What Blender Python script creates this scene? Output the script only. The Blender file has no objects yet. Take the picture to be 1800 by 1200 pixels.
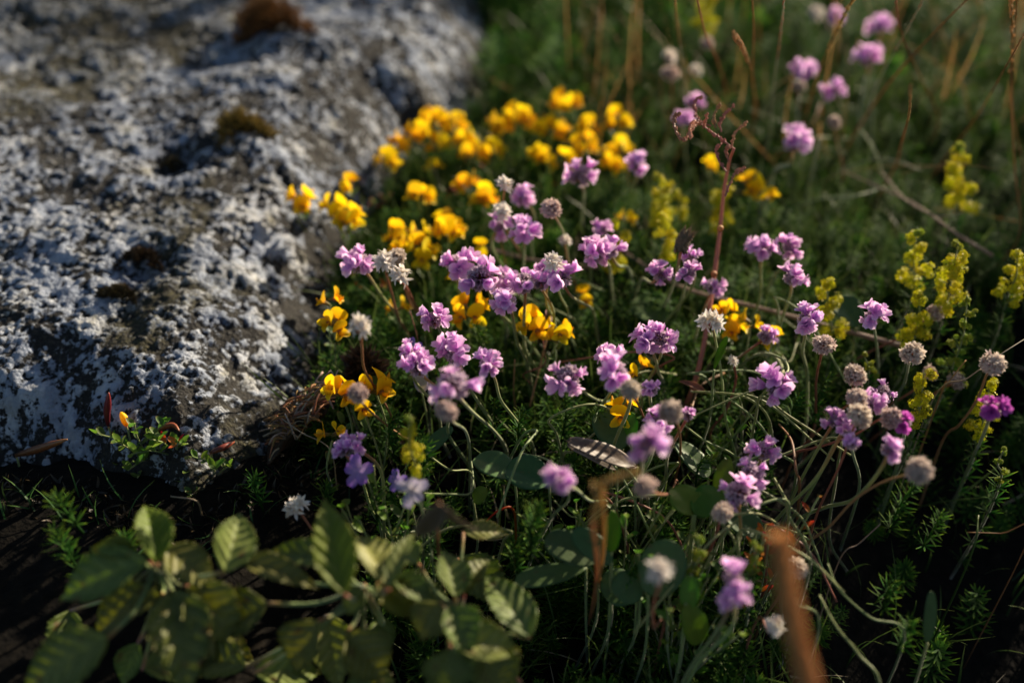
import bpy, math, random
import numpy as np
from mathutils import Vector, Matrix, Quaternion

random.seed(7)
rng = np.random.default_rng(7)
PI = math.pi
SC = bpy.context.scene

# ------------------------------------------------------------------ camera, sky, sun, exposure
CAM_H = 0.45
PITCH = math.radians(38)
FPX = 1750.0
cam_data = bpy.data.cameras.new("camera")
cam = bpy.data.objects.new("camera", cam_data)
SC.collection.objects.link(cam)
SC.camera = cam
cam.location = (0, 0, CAM_H)
cam.rotation_euler = (PI / 2 - PITCH, 0, 0)
cam_data.lens = 35
cam_data.sensor_width = 36
cam_data.clip_start = 0.02
cam_data.clip_end = 200
cam_data.dof.use_dof = True
cam_data.dof.focus_distance = 0.572
cam_data.dof.aperture_fstop = 2.7
cam_data.dof.aperture_blades = 0

SUN_EL = math.radians(18.5)
SUN_AZ_VEC = Vector((0.67, 0.74, 0)).normalized()
sun_dir = Vector((SUN_AZ_VEC.x * math.cos(SUN_EL), SUN_AZ_VEC.y * math.cos(SUN_EL), math.sin(SUN_EL)))
world = bpy.data.worlds.new("World")
SC.world = world
world.use_nodes = True
wn = world.node_tree
bg = wn.nodes["Background"]
sky = wn.nodes.new("ShaderNodeTexSky")
sky.sky_type = 'NISHITA'
sky.sun_disc = False
sky.sun_elevation = SUN_EL
sky.sun_rotation = math.atan2(SUN_AZ_VEC.x, SUN_AZ_VEC.y)
wn.links.new(sky.outputs[0], bg.inputs[0])
bg.inputs[1].default_value = 0.05
sl = bpy.data.lights.new("sun", 'SUN')
sl.energy = 5.0
sl.angle = math.radians(0.55)
sl.color = (1.0, 0.84, 0.63)
sun = bpy.data.objects.new("sun", sl)
SC.collection.objects.link(sun)
sun.rotation_euler = (-sun_dir).to_track_quat('-Z', 'Y').to_euler()
SC.view_settings.view_transform = 'Standard'
SC.view_settings.look = 'None'
SC.view_settings.exposure = 1.05
SC.view_settings.gamma = 1.0
SC.view_settings.use_curve_mapping = False
SC.cycles.max_bounces = 8
SC.cycles.diffuse_bounces = 3
SC.cycles.transmission_bounces = 5

# ------------------------------------------------------------------ placing helpers
cF = Vector((0, math.cos(PITCH), -math.sin(PITCH)))
cU = Vector((0, math.sin(PITCH), math.cos(PITCH)))
cR = Vector((1, 0, 0))
UP = Vector((0, 0, 1))


def ray(px, py):
    return cF + cR * ((px - 900) / FPX) - cU * ((py - 600) / FPX)


def pt(px, py, z):
    r = ray(px, py)
    return Vector((0, 0, CAM_H)) + r * ((CAM_H - z) / -r.z)


def depth(px, py, z):
    return (CAM_H - z) / -ray(px, py).z


# ------------------------------------------------------------------ noise (numpy)
def _h(ix, iy, s):
    n = (ix.astype(np.int64) * 374761393 + iy.astype(np.int64) * 668265263 + s * 974634777) & 0x7fffffff
    n = ((n ^ (n >> 13)) * 1274126177) & 0x7fffffff
    n = ((n ^ (n >> 16)) * 2246822519) & 0x7fffffff
    return (n & 0xffffff) / float(0xffffff)


def vnoise(x, y, s=0):
    ix = np.floor(x); iy = np.floor(y)
    fx = x - ix; fy = y - iy
    fx = fx * fx * (3 - 2 * fx); fy = fy * fy * (3 - 2 * fy)
    a = _h(ix, iy, s); b = _h(ix + 1, iy, s); c = _h(ix, iy + 1, s); d = _h(ix + 1, iy + 1, s)
    return (a * (1 - fx) + b * fx) * (1 - fy) + (c * (1 - fx) + d * fx) * fy


def fbm(x, y, octs=4, s=0, gain=0.5):
    t = 0; amp = 1; tot = 0
    for k in range(octs):
        t = t + amp * vnoise(x * 2 ** k + 17.3 * k, y * 2 ** k - 9.1 * k, s + k)
        tot += amp; amp *= gain
    return t / tot


def worley(x, y, s=0):
    ix = np.floor(x); iy = np.floor(y)
    best = np.full(x.shape, 9.0)
    rid = np.zeros(x.shape)
    for dx in (-1, 0, 1):
        for dy in (-1, 0, 1):
            cx = ix + dx; cy = iy + dy
            ox = cx + _h(cx, cy, s); oy = cy + _h(cx, cy, s + 5)
            d = np.hypot(ox - x, oy - y)
            m = d < best
            best = np.where(m, d, best)
            rid = np.where(m, _h(cx, cy, s + 9), rid)
    return best, rid


def sstep(a, b, x):
    t = np.clip((x - a) / (b - a), 0, 1)
    return t * t * (3 - 2 * t)


# ------------------------------------------------------------------ object helpers
def mesh_data(name, V, F, mat, attrs=None, smooth=True):
    me = bpy.data.meshes.new(name)
    V = np.asarray(V, dtype=np.float32).reshape(-1, 3)
    if isinstance(F, np.ndarray):
        k = F.shape[1]
        n = F.shape[0]
        me.vertices.add(len(V)); me.vertices.foreach_set("co", V.ravel())
        me.loops.add(n * k); me.loops.foreach_set("vertex_index", F.astype(np.int32).ravel())
        me.polygons.add(n)
        me.polygons.foreach_set("loop_start", np.arange(0, n * k, k, dtype=np.int32))
        me.polygons.foreach_set("loop_total", np.full(n, k, dtype=np.int32))
        me.update(calc_edges=True)
    else:
        me.from_pydata([tuple(v) for v in V], [], [tuple(f) for f in F])
    if smooth:
        me.polygons.foreach_set("use_smooth", np.ones(len(me.polygons), dtype=bool))
    if attrs:
        for k2, a in attrs.items():
            at = me.attributes.new(k2, 'FLOAT', 'POINT')
            at.data.foreach_set("value", np.asarray(a, dtype=np.float32))
    me.materials.append(mat)
    return me


def link(name, data, parent=None, mtx=None):
    o = bpy.data.objects.new(name, data)
    SC.collection.objects.link(o)
    if parent is not None:
        o.parent = parent
    if mtx is not None:
        o.matrix_basis = mtx
    return o


def thing(name, label, cat, loc, group=None, kind=None):
    o = bpy.data.objects.new(name, None)
    SC.collection.objects.link(o)
    o.empty_display_size = 0.01
    o.location = loc
    tag(o, label, cat, group, kind)
    return o


def tag(o, label=None, cat=None, group=None, kind=None):
    if label: o['label'] = label
    if cat: o['category'] = cat
    if group: o['group'] = group
    if kind: o['kind'] = kind
    return o


def catmull(P, n=5):
    P = [Vector(p) for p in P]
    if len(P) < 3:
        a, b = P[0], P[-1]
        return [a.lerp(b, i / (n)) for i in range(n + 1)]
    Q = [P[0] * 2 - P[1]] + P + [P[-1] * 2 - P[-2]]
    out = []
    for i in range(1, len(Q) - 2):
        p0, p1, p2, p3 = Q[i - 1], Q[i], Q[i + 1], Q[i + 2]
        for k in range(n):
            t = k / n
            out.append(0.5 * ((2 * p1) + (p2 - p0) * t + (2 * p0 - 5 * p1 + 4 * p2 - p3) * t * t + (3 * p1 - p0 - 3 * p2 + p3) * t ** 3))
    out.append(P[-1])
    return out


def tube(path, rad, sides=7, closed=True):
    """verts, faces and the 0..1 position along the path"""
    n = len(path)
    V = []; F = []; T = []
    prev = None
    for i, p in enumerate(path):
        d = (path[min(i + 1, n - 1)] - path[max(i - 1, 0)])
        if d.length < 1e-9: d = Vector((0, 0, 1))
        d.normalize()
        if prev is None:
            a = d.orthogonal().normalized()
        else:
            a = (prev - d * prev.dot(d))
            a = a.normalized() if a.length > 1e-6 else d.orthogonal().normalized()
        prev = a
        b = d.cross(a)
        r = rad(i / (n - 1)) if callable(rad) else rad
        for k in range(sides):
            th = 2 * PI * k / sides
            V.append(p + a * (math.cos(th) * r) + b * (math.sin(th) * r)); T.append(i / (n - 1))
    for i in range(n - 1):
        for k in range(sides):
            k2 = (k + 1) % sides
            F.append((i * sides + k, i * sides + k2, (i + 1) * sides + k2, (i + 1) * sides + k))
    if closed:
        F.append(tuple(range(sides - 1, -1, -1)))
        F.append(tuple((n - 1) * sides + k for k in range(sides)))
    return V, F, T


def merge(parts):
    V = []; F = []; T = []
    for v, f, t in parts:
        o = len(V)
        V += list(v); T += list(t)
        F += [tuple(i + o for i in q) for q in f]
    return V, F, T


def frame(y, z_hint, origin=(0, 0, 0), s=1.0):
    """local Y along y, local Z near z_hint"""
    y = Vector(y).normalized(); z = Vector(z_hint)
    x = y.cross(z)
    if x.length < 1e-5: x = y.orthogonal()
    x.normalize(); z = x.cross(y).normalized()
    M = Matrix((x, y, z)).transposed().to_4x4()
    M = Matrix.Translation(origin) @ M @ Matrix.Diagonal((s, s, s, 1))
    return M


def axis_frame(z, origin=(0, 0, 0), s=1.0, spin=0.0):
    q = Vector(z).to_track_quat('Z', 'Y')
    return Matrix.Translation(origin) @ q.to_matrix().to_4x4() @ Matrix.Rotation(spin, 4, 'Z') @ Matrix.Diagonal((s, s, s, 1))


# ------------------------------------------------------------------ materials
def new_mat(name):
    m = bpy.data.materials.new(name); m.use_nodes = True
    nt = m.node_tree; nt.nodes.clear()
    return m, nt, nt.nodes, nt.links


def ramp(N, stops, interp='LINEAR'):
    r = N.new("ShaderNodeValToRGB")
    r.color_ramp.interpolation = interp
    e = r.color_ramp.elements
    while len(e) < len(stops): e.new(0.5)
    for el, (p, c) in zip(e, stops):
        el.position = p; el.color = (*c, 1)
    return r


def soft_mat(name, stops, transl=0.4, rough=0.5, spec=0.3, noise_scale=900, noise_amt=0.25, hue_var=0.03, val_var=0.35, bump=0.15, tcol=None, sheen=0.0, spots=0.0):
    """leafy / petal surface: colour along attribute t, speckle, per-object variation, light passes through"""
    m, nt, N, L = new_mat(name)
    at = N.new("ShaderNodeAttribute"); at.attribute_name = "t"
    rp = ramp(N, stops); L.new(at.outputs["Fac"], rp.inputs[0])
    tc = N.new("ShaderNodeTexCoord")
    nz = N.new("ShaderNodeTexNoise"); nz.inputs["Scale"].default_value = noise_scale; nz.inputs["Detail"].default_value = 3
    L.new(tc.outputs["Object"], nz.inputs["Vector"])
    oi = N.new("ShaderNodeObjectInfo")
    hs = N.new("ShaderNodeHueSaturation")
    mr = N.new("ShaderNodeMapRange"); mr.inputs[3].default_value = 0.5 - hue_var; mr.inputs[4].default_value = 0.5 + hue_var
    L.new(oi.outputs["Random"], mr.inputs[0]); L.new(mr.outputs[0], hs.inputs["Hue"])
    mv = N.new("ShaderNodeMath"); mv.operation = 'MULTIPLY_ADD'
    mv.inputs[1].default_value = noise_amt * 2; mv.inputs[2].default_value = 1 - noise_amt
    L.new(nz.outputs["Fac"], mv.inputs[0])
    m7 = N.new("ShaderNodeMath"); m7.operation = 'MULTIPLY'; m7.inputs[1].default_value = 7.31
    L.new(oi.outputs["Random"], m7.inputs[0])
    fr = N.new("ShaderNodeMath"); fr.operation = 'FRACT'; L.new(m7.outputs[0], fr.inputs[0])
    mo = N.new("ShaderNodeMath"); mo.operation = 'MULTIPLY_ADD'; mo.inputs[1].default_value = val_var; mo.inputs[2].default_value = 1 - val_var * 0.5
    L.new(fr.outputs[0], mo.inputs[0])
    mm = N.new("ShaderNodeMath"); mm.operation = 'MULTIPLY'
    L.new(mv.outputs[0], mm.inputs[0]); L.new(mo.outputs[0], mm.inputs[1])
    L.new(mm.outputs[0], hs.inputs["Value"]); L.new(rp.outputs[0], hs.inputs["Color"])
    b = N.new("ShaderNodeBsdfPrincipled")
    b.inputs["Roughness"].default_value = rough
    b.inputs["Specular IOR Level"].default_value = spec
    if sheen: b.inputs["Sheen Weight"].default_value = sheen
    if spots:
        ns = N.new("ShaderNodeTexNoise"); ns.inputs["Scale"].default_value = 110; ns.inputs["Detail"].default_value = 3
        L.new(tc.outputs["Object"], ns.inputs["Vector"])
        rs_ = ramp(N, [(0.60, (0, 0, 0)), (0.68, (spots, spots, spots))]); L.new(ns.outputs["Fac"], rs_.inputs[0])
        sm = N.new("ShaderNodeMixRGB"); sm.inputs[2].default_value = (0.16, 0.08, 0.03, 1)
        L.new(rs_.outputs[0], sm.inputs[0]); L.new(hs.outputs[0], sm.inputs[1]); hs = sm
    L.new(hs.outputs[0], b.inputs["Base Color"])
    bp = N.new("ShaderNodeBump"); bp.inputs["Strength"].default_value = bump; bp.inputs["Distance"].default_value = 0.0006
    L.new(nz.outputs["Fac"], bp.inputs["Height"]); L.new(bp.outputs[0], b.inputs["Normal"])
    out = N.new("ShaderNodeOutputMaterial")
    if transl > 0:
        tr = N.new("ShaderNodeBsdfTranslucent")
        if tcol:
            mx = N.new("ShaderNodeMixRGB"); mx.blend_type = 'MULTIPLY'; mx.inputs[0].default_value = 1
            mx.inputs[2].default_value = (*tcol, 1); L.new(hs.outputs[0], mx.inputs[1]); L.new(mx.outputs[0], tr.inputs[0])
        else:
            L.new(hs.outputs[0], tr.inputs[0])
        ms = N.new("ShaderNodeMixShader"); ms.inputs[0].default_value = transl
        L.new(b.outputs[0], ms.inputs[1]); L.new(tr.outputs[0], ms.inputs[2]); L.new(ms.outputs[0], out.inputs[0])
    else:
        L.new(b.outputs[0], out.inputs[0])
    return m


M = {}
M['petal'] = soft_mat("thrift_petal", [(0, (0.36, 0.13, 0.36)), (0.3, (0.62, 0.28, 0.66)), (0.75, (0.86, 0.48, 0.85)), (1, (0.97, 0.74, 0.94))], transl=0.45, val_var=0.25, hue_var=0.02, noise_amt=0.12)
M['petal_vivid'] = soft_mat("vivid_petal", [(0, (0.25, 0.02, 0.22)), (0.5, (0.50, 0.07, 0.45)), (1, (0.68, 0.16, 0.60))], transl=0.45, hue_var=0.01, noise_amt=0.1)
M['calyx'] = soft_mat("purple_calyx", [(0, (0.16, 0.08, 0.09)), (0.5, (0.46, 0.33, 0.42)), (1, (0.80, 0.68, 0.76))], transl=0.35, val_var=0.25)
M['dry'] = soft_mat("dry_calyx", [(0, (0.16, 0.07, 0.04)), (0.45, (0.46, 0.33, 0.28)), (1, (0.82, 0.70, 0.62))], transl=0.4, val_var=0.3)
M['white'] = soft_mat("white_papery", [(0, (0.40, 0.18, 0.08)), (0.30, (0.80, 0.70, 0.58)), (1, (0.93, 0.89, 0.84))], transl=0.3, val_var=0.15, noise_amt=0.12)
M['cup'] = soft_mat("brown_bract", [(0, (0.28, 0.08, 0.02)), (0.6, (0.38, 0.15, 0.06)), (1, (0.55, 0.32, 0.20))], transl=0.3)
M['stem'] = soft_mat("green_scape", [(0, (0.045, 0.07, 0.02)), (0.3, (0.16, 0.21, 0.06)), (0.75, (0.27, 0.32, 0.10)), (0.88, (0.34, 0.20, 0.06)), (1, (0.42, 0.14, 0.05))], transl=0.1, noise_scale=400, sheen=0.3)
M['stem_dry'] = soft_mat("dry_scape", [(0, (0.16, 0.07, 0.04)), (0.6, (0.26, 0.12, 0.07)), (1, (0.40, 0.17, 0.08))], transl=0.05, noise_scale=400)
M['trefoil'] = soft_mat("trefoil_petal", [(0, (0.66, 0.20, 0.01)), (0.2, (0.86, 0.44, 0.006)), (0.55, (0.90, 0.58, 0.008)), (1, (0.92, 0.66, 0.010))], transl=0.45, hue_var=0.02, val_var=0.4, noise_amt=0.14, noise_scale=1400)
M['trefoil_leaf'] = soft_mat("trefoil_leaf", [(0, (0.06, 0.10, 0.02)), (0.8, (0.10, 0.17, 0.03)), (1, (0.2, 0.14, 0.04))], transl=0.4)
M['trefoil_bud'] = soft_mat("trefoil_calyx", [(0, (0.12, 0.16, 0.04)), (0.7, (0.28, 0.16, 0.06)), (1, (0.5, 0.2, 0.05))], transl=0.3)
M['bedstraw'] = soft_mat("bedstraw_blossom", [(0, (0.26, 0.32, 0.015)), (0.5, (0.52, 0.50, 0.010)), (1, (0.68, 0.60, 0.015))], transl=0.35, val_var=0.35, hue_var=0.015)
M['bedstraw_green'] = soft_mat("bedstraw_bud", [(0, (0.12, 0.20, 0.02)), (1, (0.36, 0.42, 0.04))], transl=0.4)
M['needle'] = soft_mat("needle_leaf", [(0, (0.012, 0.04, 0.008)), (0.6, (0.045, 0.13, 0.016)), (1, (0.20, 0.34, 0.03))], transl=0.5, val_var=0.6, hue_var=0.02, spec=0.12, rough=.7)  # bright tip colour paints in sunlit sprig ends
M['palestem'] = soft_mat("pale_scape", [(0, (0.14, 0.18, 0.08)), (1, (0.42, 0.46, 0.30))], transl=0.25, noise_scale=200)
M['grass'] = soft_mat("green_grass", [(0, (0.012, 0.035, 0.01)), (0.5, (0.05, 0.11, 0.025)), (1, (0.15, 0.22, 0.05))], transl=0.35, rough=.45, spec=.25, noise_scale=25, noise_amt=0.4)  # blade tips coloured lighter so the turf looks lit from above
M['drygrass'] = soft_mat("dry_grass", [(0, (0.24, 0.12, 0.06)), (0.6, (0.46, 0.24, 0.09)), (1, (0.62, 0.36, 0.14))], transl=0.35, noise_scale=100)
M['straw'] = soft_mat("pale_straw", [(0, (0.25, 0.18, 0.12)), (1, (0.42, 0.33, 0.24))], transl=0.2, noise_scale=200)
M['rust'] = soft_mat("rusty_sorrel", [(0, (0.34, 0.16, 0.10)), (1, (0.52, 0.25, 0.14))], transl=0.15, noise_scale=500)
M['broad'] = soft_mat("broad_leaf", [(0, (0.07, 0.14, 0.04)), (0.85, (0.05, 0.12, 0.035)), (1, (0.09, 0.15, 0.07))], transl=0.25, rough=0.5, spec=0.35, noise_scale=300, noise_amt=0.18, val_var=0.3, bump=0.4, spots=0.7)
M['lime'] = soft_mat("lime_leaf", [(0, (0.15, 0.26, 0.03)), (0.8, (0.10, 0.24, 0.02)), (1, (0.2, 0.30, 0.04))], transl=0.5, rough=0.45, noise_scale=250, noise_amt=0.2)
M['redleaf'] = soft_mat("red_leaflet", [(0, (0.25, 0.18, 0.02)), (0.5, (0.50, 0.10, 0.015)), (1, (0.50, 0.03, 0.02))], transl=0.5, hue_var=0.04)
M['deadleaf'] = soft_mat("dead_leaf", [(0, (0.10, 0.07, 0.05)), (0.7, (0.24, 0.20, 0.16)), (1, (0.10, 0.04, 0.02))], transl=0.15, noise_scale=260, noise_amt=0.35, bump=0.6)
M['bramble'] = soft_mat("toothed_leaf", [(0, (0.24, 0.27, 0.08)), (0.12, (0.17, 0.21, 0.045)), (0.75, (0.14, 0.18, 0.04)), (0.9, (0.16, 0.17, 0.05)), (1, (0.26, 0.13, 0.05))], transl=0.45, rough=0.45, spec=0.3, noise_scale=420, noise_amt=0.25, val_var=0.4, bump=0.6, tcol=(1.6, 1.6, 0.35), spots=0.8)
M['bramble_young'] = soft_mat("young_toothed_leaf", [(0, (0.22, 0.26, 0.03)), (0.8, (0.20, 0.24, 0.03)), (1, (0.26, 0.16, 0.06))], transl=0.55, rough=0.45, noise_scale=420, noise_amt=0.15, val_var=0.15, bump=0.4)
M['violet'] = soft_mat("violet_petal", [(0, (0.7, 0.6, 0.2)), (0.3, (0.45, 0.35, 0.6)), (1, (0.22, 0.12, 0.55))], transl=0.45)
M['paleviolet'] = soft_mat("pale_petal", [(0, (0.6, 0.5, 0.4)), (0.5, (0.62, 0.58, 0.66)), (1, (0.42, 0.38, 0.60))], transl=0.4)
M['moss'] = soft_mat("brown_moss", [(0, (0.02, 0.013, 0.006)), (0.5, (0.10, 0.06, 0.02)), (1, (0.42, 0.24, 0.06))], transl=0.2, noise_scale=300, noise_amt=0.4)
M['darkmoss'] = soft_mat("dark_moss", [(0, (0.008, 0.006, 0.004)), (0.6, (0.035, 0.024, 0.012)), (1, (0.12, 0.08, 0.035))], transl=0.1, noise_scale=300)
M['pod'] = soft_mat("brown_pod", [(0, (0.10, 0.025, 0.012)), (0.8, (0.22, 0.05, 0.025)), (1, (0.36, 0.12, 0.05))], transl=0.1, rough=0.35, spec=0.5)
M['spike'] = soft_mat("grass_spike", [(0, (0.50, 0.17, 0.05)), (0.6, (0.62, 0.25, 0.09)), (1, (0.55, 0.30, 0.12))], transl=0.35, noise_scale=400)
M['plantain'] = soft_mat("plantain_head", [(0, (0.04, 0.05, 0.02)), (1, (0.28, 0.22, 0.12))], transl=0.1)


def rock_material():
    m, nt, N, L = new_mat("lichen_granite")
    at = N.new("ShaderNodeAttribute"); at.attribute_name = "crust"
    am = N.new("ShaderNodeAttribute"); am.attribute_name = "moss_and_shade"
    av = N.new("ShaderNodeAttribute"); av.attribute_name = "cell"
    tc = N.new("ShaderNodeTexCoord")
    n1 = N.new("ShaderNodeTexNoise"); n1.inputs["Scale"].default_value = 330; n1.inputs["Detail"].default_value = 5; n1.inputs["Roughness"].default_value = 0.65
    n2 = N.new("ShaderNodeTexNoise"); n2.inputs["Scale"].default_value = 34; n2.inputs["Detail"].default_value = 5; n2.inputs["Roughness"].default_value = 0.65
    n3 = N.new("ShaderNodeTexVoronoi"); n3.inputs["Scale"].default_value = 420; n3.feature = 'F1'
    n4 = N.new("ShaderNodeTexNoise"); n4.inputs["Scale"].default_value = 11; n4.inputs["Detail"].default_value = 4
    for n in (n1, n2, n3, n4): L.new(tc.outputs["Object"], n.inputs["Vector"])
    # crust mask sharpened with fine noise
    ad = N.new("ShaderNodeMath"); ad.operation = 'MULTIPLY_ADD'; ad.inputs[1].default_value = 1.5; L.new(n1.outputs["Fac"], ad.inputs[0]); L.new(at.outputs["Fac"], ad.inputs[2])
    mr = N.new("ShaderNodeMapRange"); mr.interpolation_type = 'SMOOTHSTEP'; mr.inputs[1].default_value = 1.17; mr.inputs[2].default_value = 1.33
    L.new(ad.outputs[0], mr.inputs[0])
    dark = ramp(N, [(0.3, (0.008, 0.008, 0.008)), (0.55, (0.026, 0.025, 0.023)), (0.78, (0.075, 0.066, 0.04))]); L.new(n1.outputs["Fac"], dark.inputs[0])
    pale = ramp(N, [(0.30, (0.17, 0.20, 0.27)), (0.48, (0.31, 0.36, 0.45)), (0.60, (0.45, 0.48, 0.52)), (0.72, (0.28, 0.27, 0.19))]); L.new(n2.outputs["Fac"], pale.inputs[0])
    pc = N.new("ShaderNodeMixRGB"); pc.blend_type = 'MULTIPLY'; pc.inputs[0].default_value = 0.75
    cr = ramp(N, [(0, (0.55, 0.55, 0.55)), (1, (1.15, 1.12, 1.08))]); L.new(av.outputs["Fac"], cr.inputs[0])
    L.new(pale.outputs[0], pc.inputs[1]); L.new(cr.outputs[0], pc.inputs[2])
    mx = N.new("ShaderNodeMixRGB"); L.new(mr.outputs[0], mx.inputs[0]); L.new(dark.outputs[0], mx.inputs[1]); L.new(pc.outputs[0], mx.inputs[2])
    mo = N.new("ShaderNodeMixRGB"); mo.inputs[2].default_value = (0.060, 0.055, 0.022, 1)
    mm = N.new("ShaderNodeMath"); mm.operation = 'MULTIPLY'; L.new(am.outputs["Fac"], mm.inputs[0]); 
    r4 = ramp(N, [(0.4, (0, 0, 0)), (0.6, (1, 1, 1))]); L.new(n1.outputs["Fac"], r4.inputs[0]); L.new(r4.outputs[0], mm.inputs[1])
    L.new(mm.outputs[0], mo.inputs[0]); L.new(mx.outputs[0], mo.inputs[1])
    b = N.new("ShaderNodeBsdfPrincipled"); b.inputs["Roughness"].default_value = 0.85; b.inputs["Specular IOR Level"].default_value = 0.25
    L.new(mo.outputs[0], b.inputs["Base Color"])
    hs = N.new("ShaderNodeMath"); hs.operation = 'SUBTRACT'; L.new(n1.outputs["Fac"], hs.inputs[0])
    v5 = N.new("ShaderNodeMath"); v5.operation = 'MULTIPLY'; v5.inputs[1].default_value = 0.5; L.new(n3.outputs["Distance"], v5.inputs[0]); L.new(v5.outputs[0], hs.inputs[1])
    h2 = N.new("ShaderNodeMath"); h2.operation = 'MULTIPLY_ADD'; h2.inputs[1].default_value = 0.35; L.new(mr.outputs[0], h2.inputs[0]); L.new(hs.outputs[0], h2.inputs[2])
    bp = N.new("ShaderNodeBump"); bp.inputs["Strength"].default_value = 0.9; bp.inputs["Distance"].default_value = 0.0028
    L.new(h2.outputs[0], bp.inputs["Height"]); L.new(bp.outputs[0], b.inputs["Normal"])
    out = N.new("ShaderNodeOutputMaterial"); L.new(b.outputs[0], out.inputs[0])
    return m


def soil_material():
    m, nt, N, L = new_mat("dark_humus")
    tc = N.new("ShaderNodeTexCoord")
    n1 = N.new("ShaderNodeTexNoise"); n1.inputs["Scale"].default_value = 120; n1.inputs["Detail"].default_value = 6
    L.new(tc.outputs["Object"], n1.inputs["Vector"])
    r = ramp(N, [(0.35, (0.003, 0.0026, 0.002)), (0.6, (0.006, 0.005, 0.0035)), (0.8, (0.015, 0.011, 0.007))]); L.new(n1.outputs["Fac"], r.inputs[0])
    b = N.new("ShaderNodeBsdfPrincipled"); b.inputs["Roughness"].default_value = 0.95; b.inputs["Specular IOR Level"].default_value = 0.1
    L.new(r.outputs[0], b.inputs["Base Color"])
    bp = N.new("ShaderNodeBump"); bp.inputs["Strength"].default_value = 1; bp.inputs["Distance"].default_value = 0.004
    L.new(n1.outputs["Fac"], bp.inputs["Height"]); L.new(bp.outputs[0], b.inputs["Normal"])
    out = N.new("ShaderNodeOutputMaterial"); L.new(b.outputs[0], out.inputs[0])
    return m


# ------------------------------------------------------------------ rock outline (plan view)
EDGE_PX = [(-260, 790), (0, 800), (150, 812), (250, 850), (340, 865), (400, 810), (465, 770), (520, 700), (575, 620), (600, 540),
           (600, 450), (640, 350), (690, 275), (745, 215), (815, 180), (850, 120), (865, 40), (840, -40), (760, -110)]
edge = [pt(x, y, 0.05 if y > 300 else 0.06) for x, y in EDGE_PX]
poly = [(p.x, p.y) for p in edge] + [(-0.3, 2.4), (-2.2, 2.6), (-2.6, 0.3)]
PX = np.array([p[0] for p in poly]); PY = np.array([p[1] for p in poly])


def rock_sd(x, y):
    x = np.asarray(x, dtype=float); y = np.asarray(y, dtype=float)
    d = np.full(x.shape, 9.0); inside = np.zeros(x.shape, dtype=bool)
    n = len(PX)
    for i in range(n):
        j = (i + 1) % n
        ax, ay, bx, by = PX[i], PY[i], PX[j], PY[j]
        ex, ey = bx - ax, by - ay
        t = np.clip(((x - ax) * ex + (y - ay) * ey) / (ex * ex + ey * ey), 0, 1)
        d = np.minimum(d, np.hypot(x - ax - t * ex, y - ay - t * ey))
        c = ((ay > y) != (by > y)) & (x < (bx - ax) * (y - ay) / (by - ay + 1e-12) + ax)
        inside ^= c
    return np.where(inside, d, -d)


def ground_z(x, y):
    x = np.asarray(x, dtype=float); y = np.asarray(y, dtype=float)
    z = 0.012 * (fbm(x * 9, y * 9, 3, 31) - 0.5) * 2 + 0.02 * (fbm(x * 2.5, y * 2.5, 2, 41) - 0.5) * 2
    # the turf drops away towards the near right and the near left
    z = z - 0.05 * sstep(0.47, 0.30, y) * sstep(-.16, -.05, x) + 0.02 * sstep(-.05, -.16, x) * sstep(.5, .4, y) - 0.06 * sstep(0.12, 0.35, x) * sstep(0.66, 0.42, y)
    z = z + 0.05 * sstep(0.45, 0.75, x) * sstep(1.2, 0.9, y)
    return z


def rock_h(x, y, fine=True):
    sd = rock_sd(x, y)
    sdw = sd + 0.028 * (fbm(x * 18, y * 18, 4, 3) - 0.5) * 2
    top = 0.062 + 0.045 * sstep(0.4, 1.2, y) + 0.02 * sstep(-0.15, -0.8, x)
    top = top + 0.028 * (fbm(x * 3.2 + 5, y * 3.2, 3, 11) - 0.5) * 2 + 0.012 * (fbm(x * 9, y * 12, 3, 13) - 0.5) * 2
    s = np.clip((sdw + 0.012) / 0.13, 0, 1)
    prof = np.sqrt(np.clip(1 - (1 - s) ** 2.4, 0, 1))
    z = -0.07 + (top + 0.07) * prof
    z = np.where(sdw < -0.012, -0.07 - 0.05 * np.clip((-sdw - 0.012) / 0.03, 0, 1), z)
    return z, sd


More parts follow.
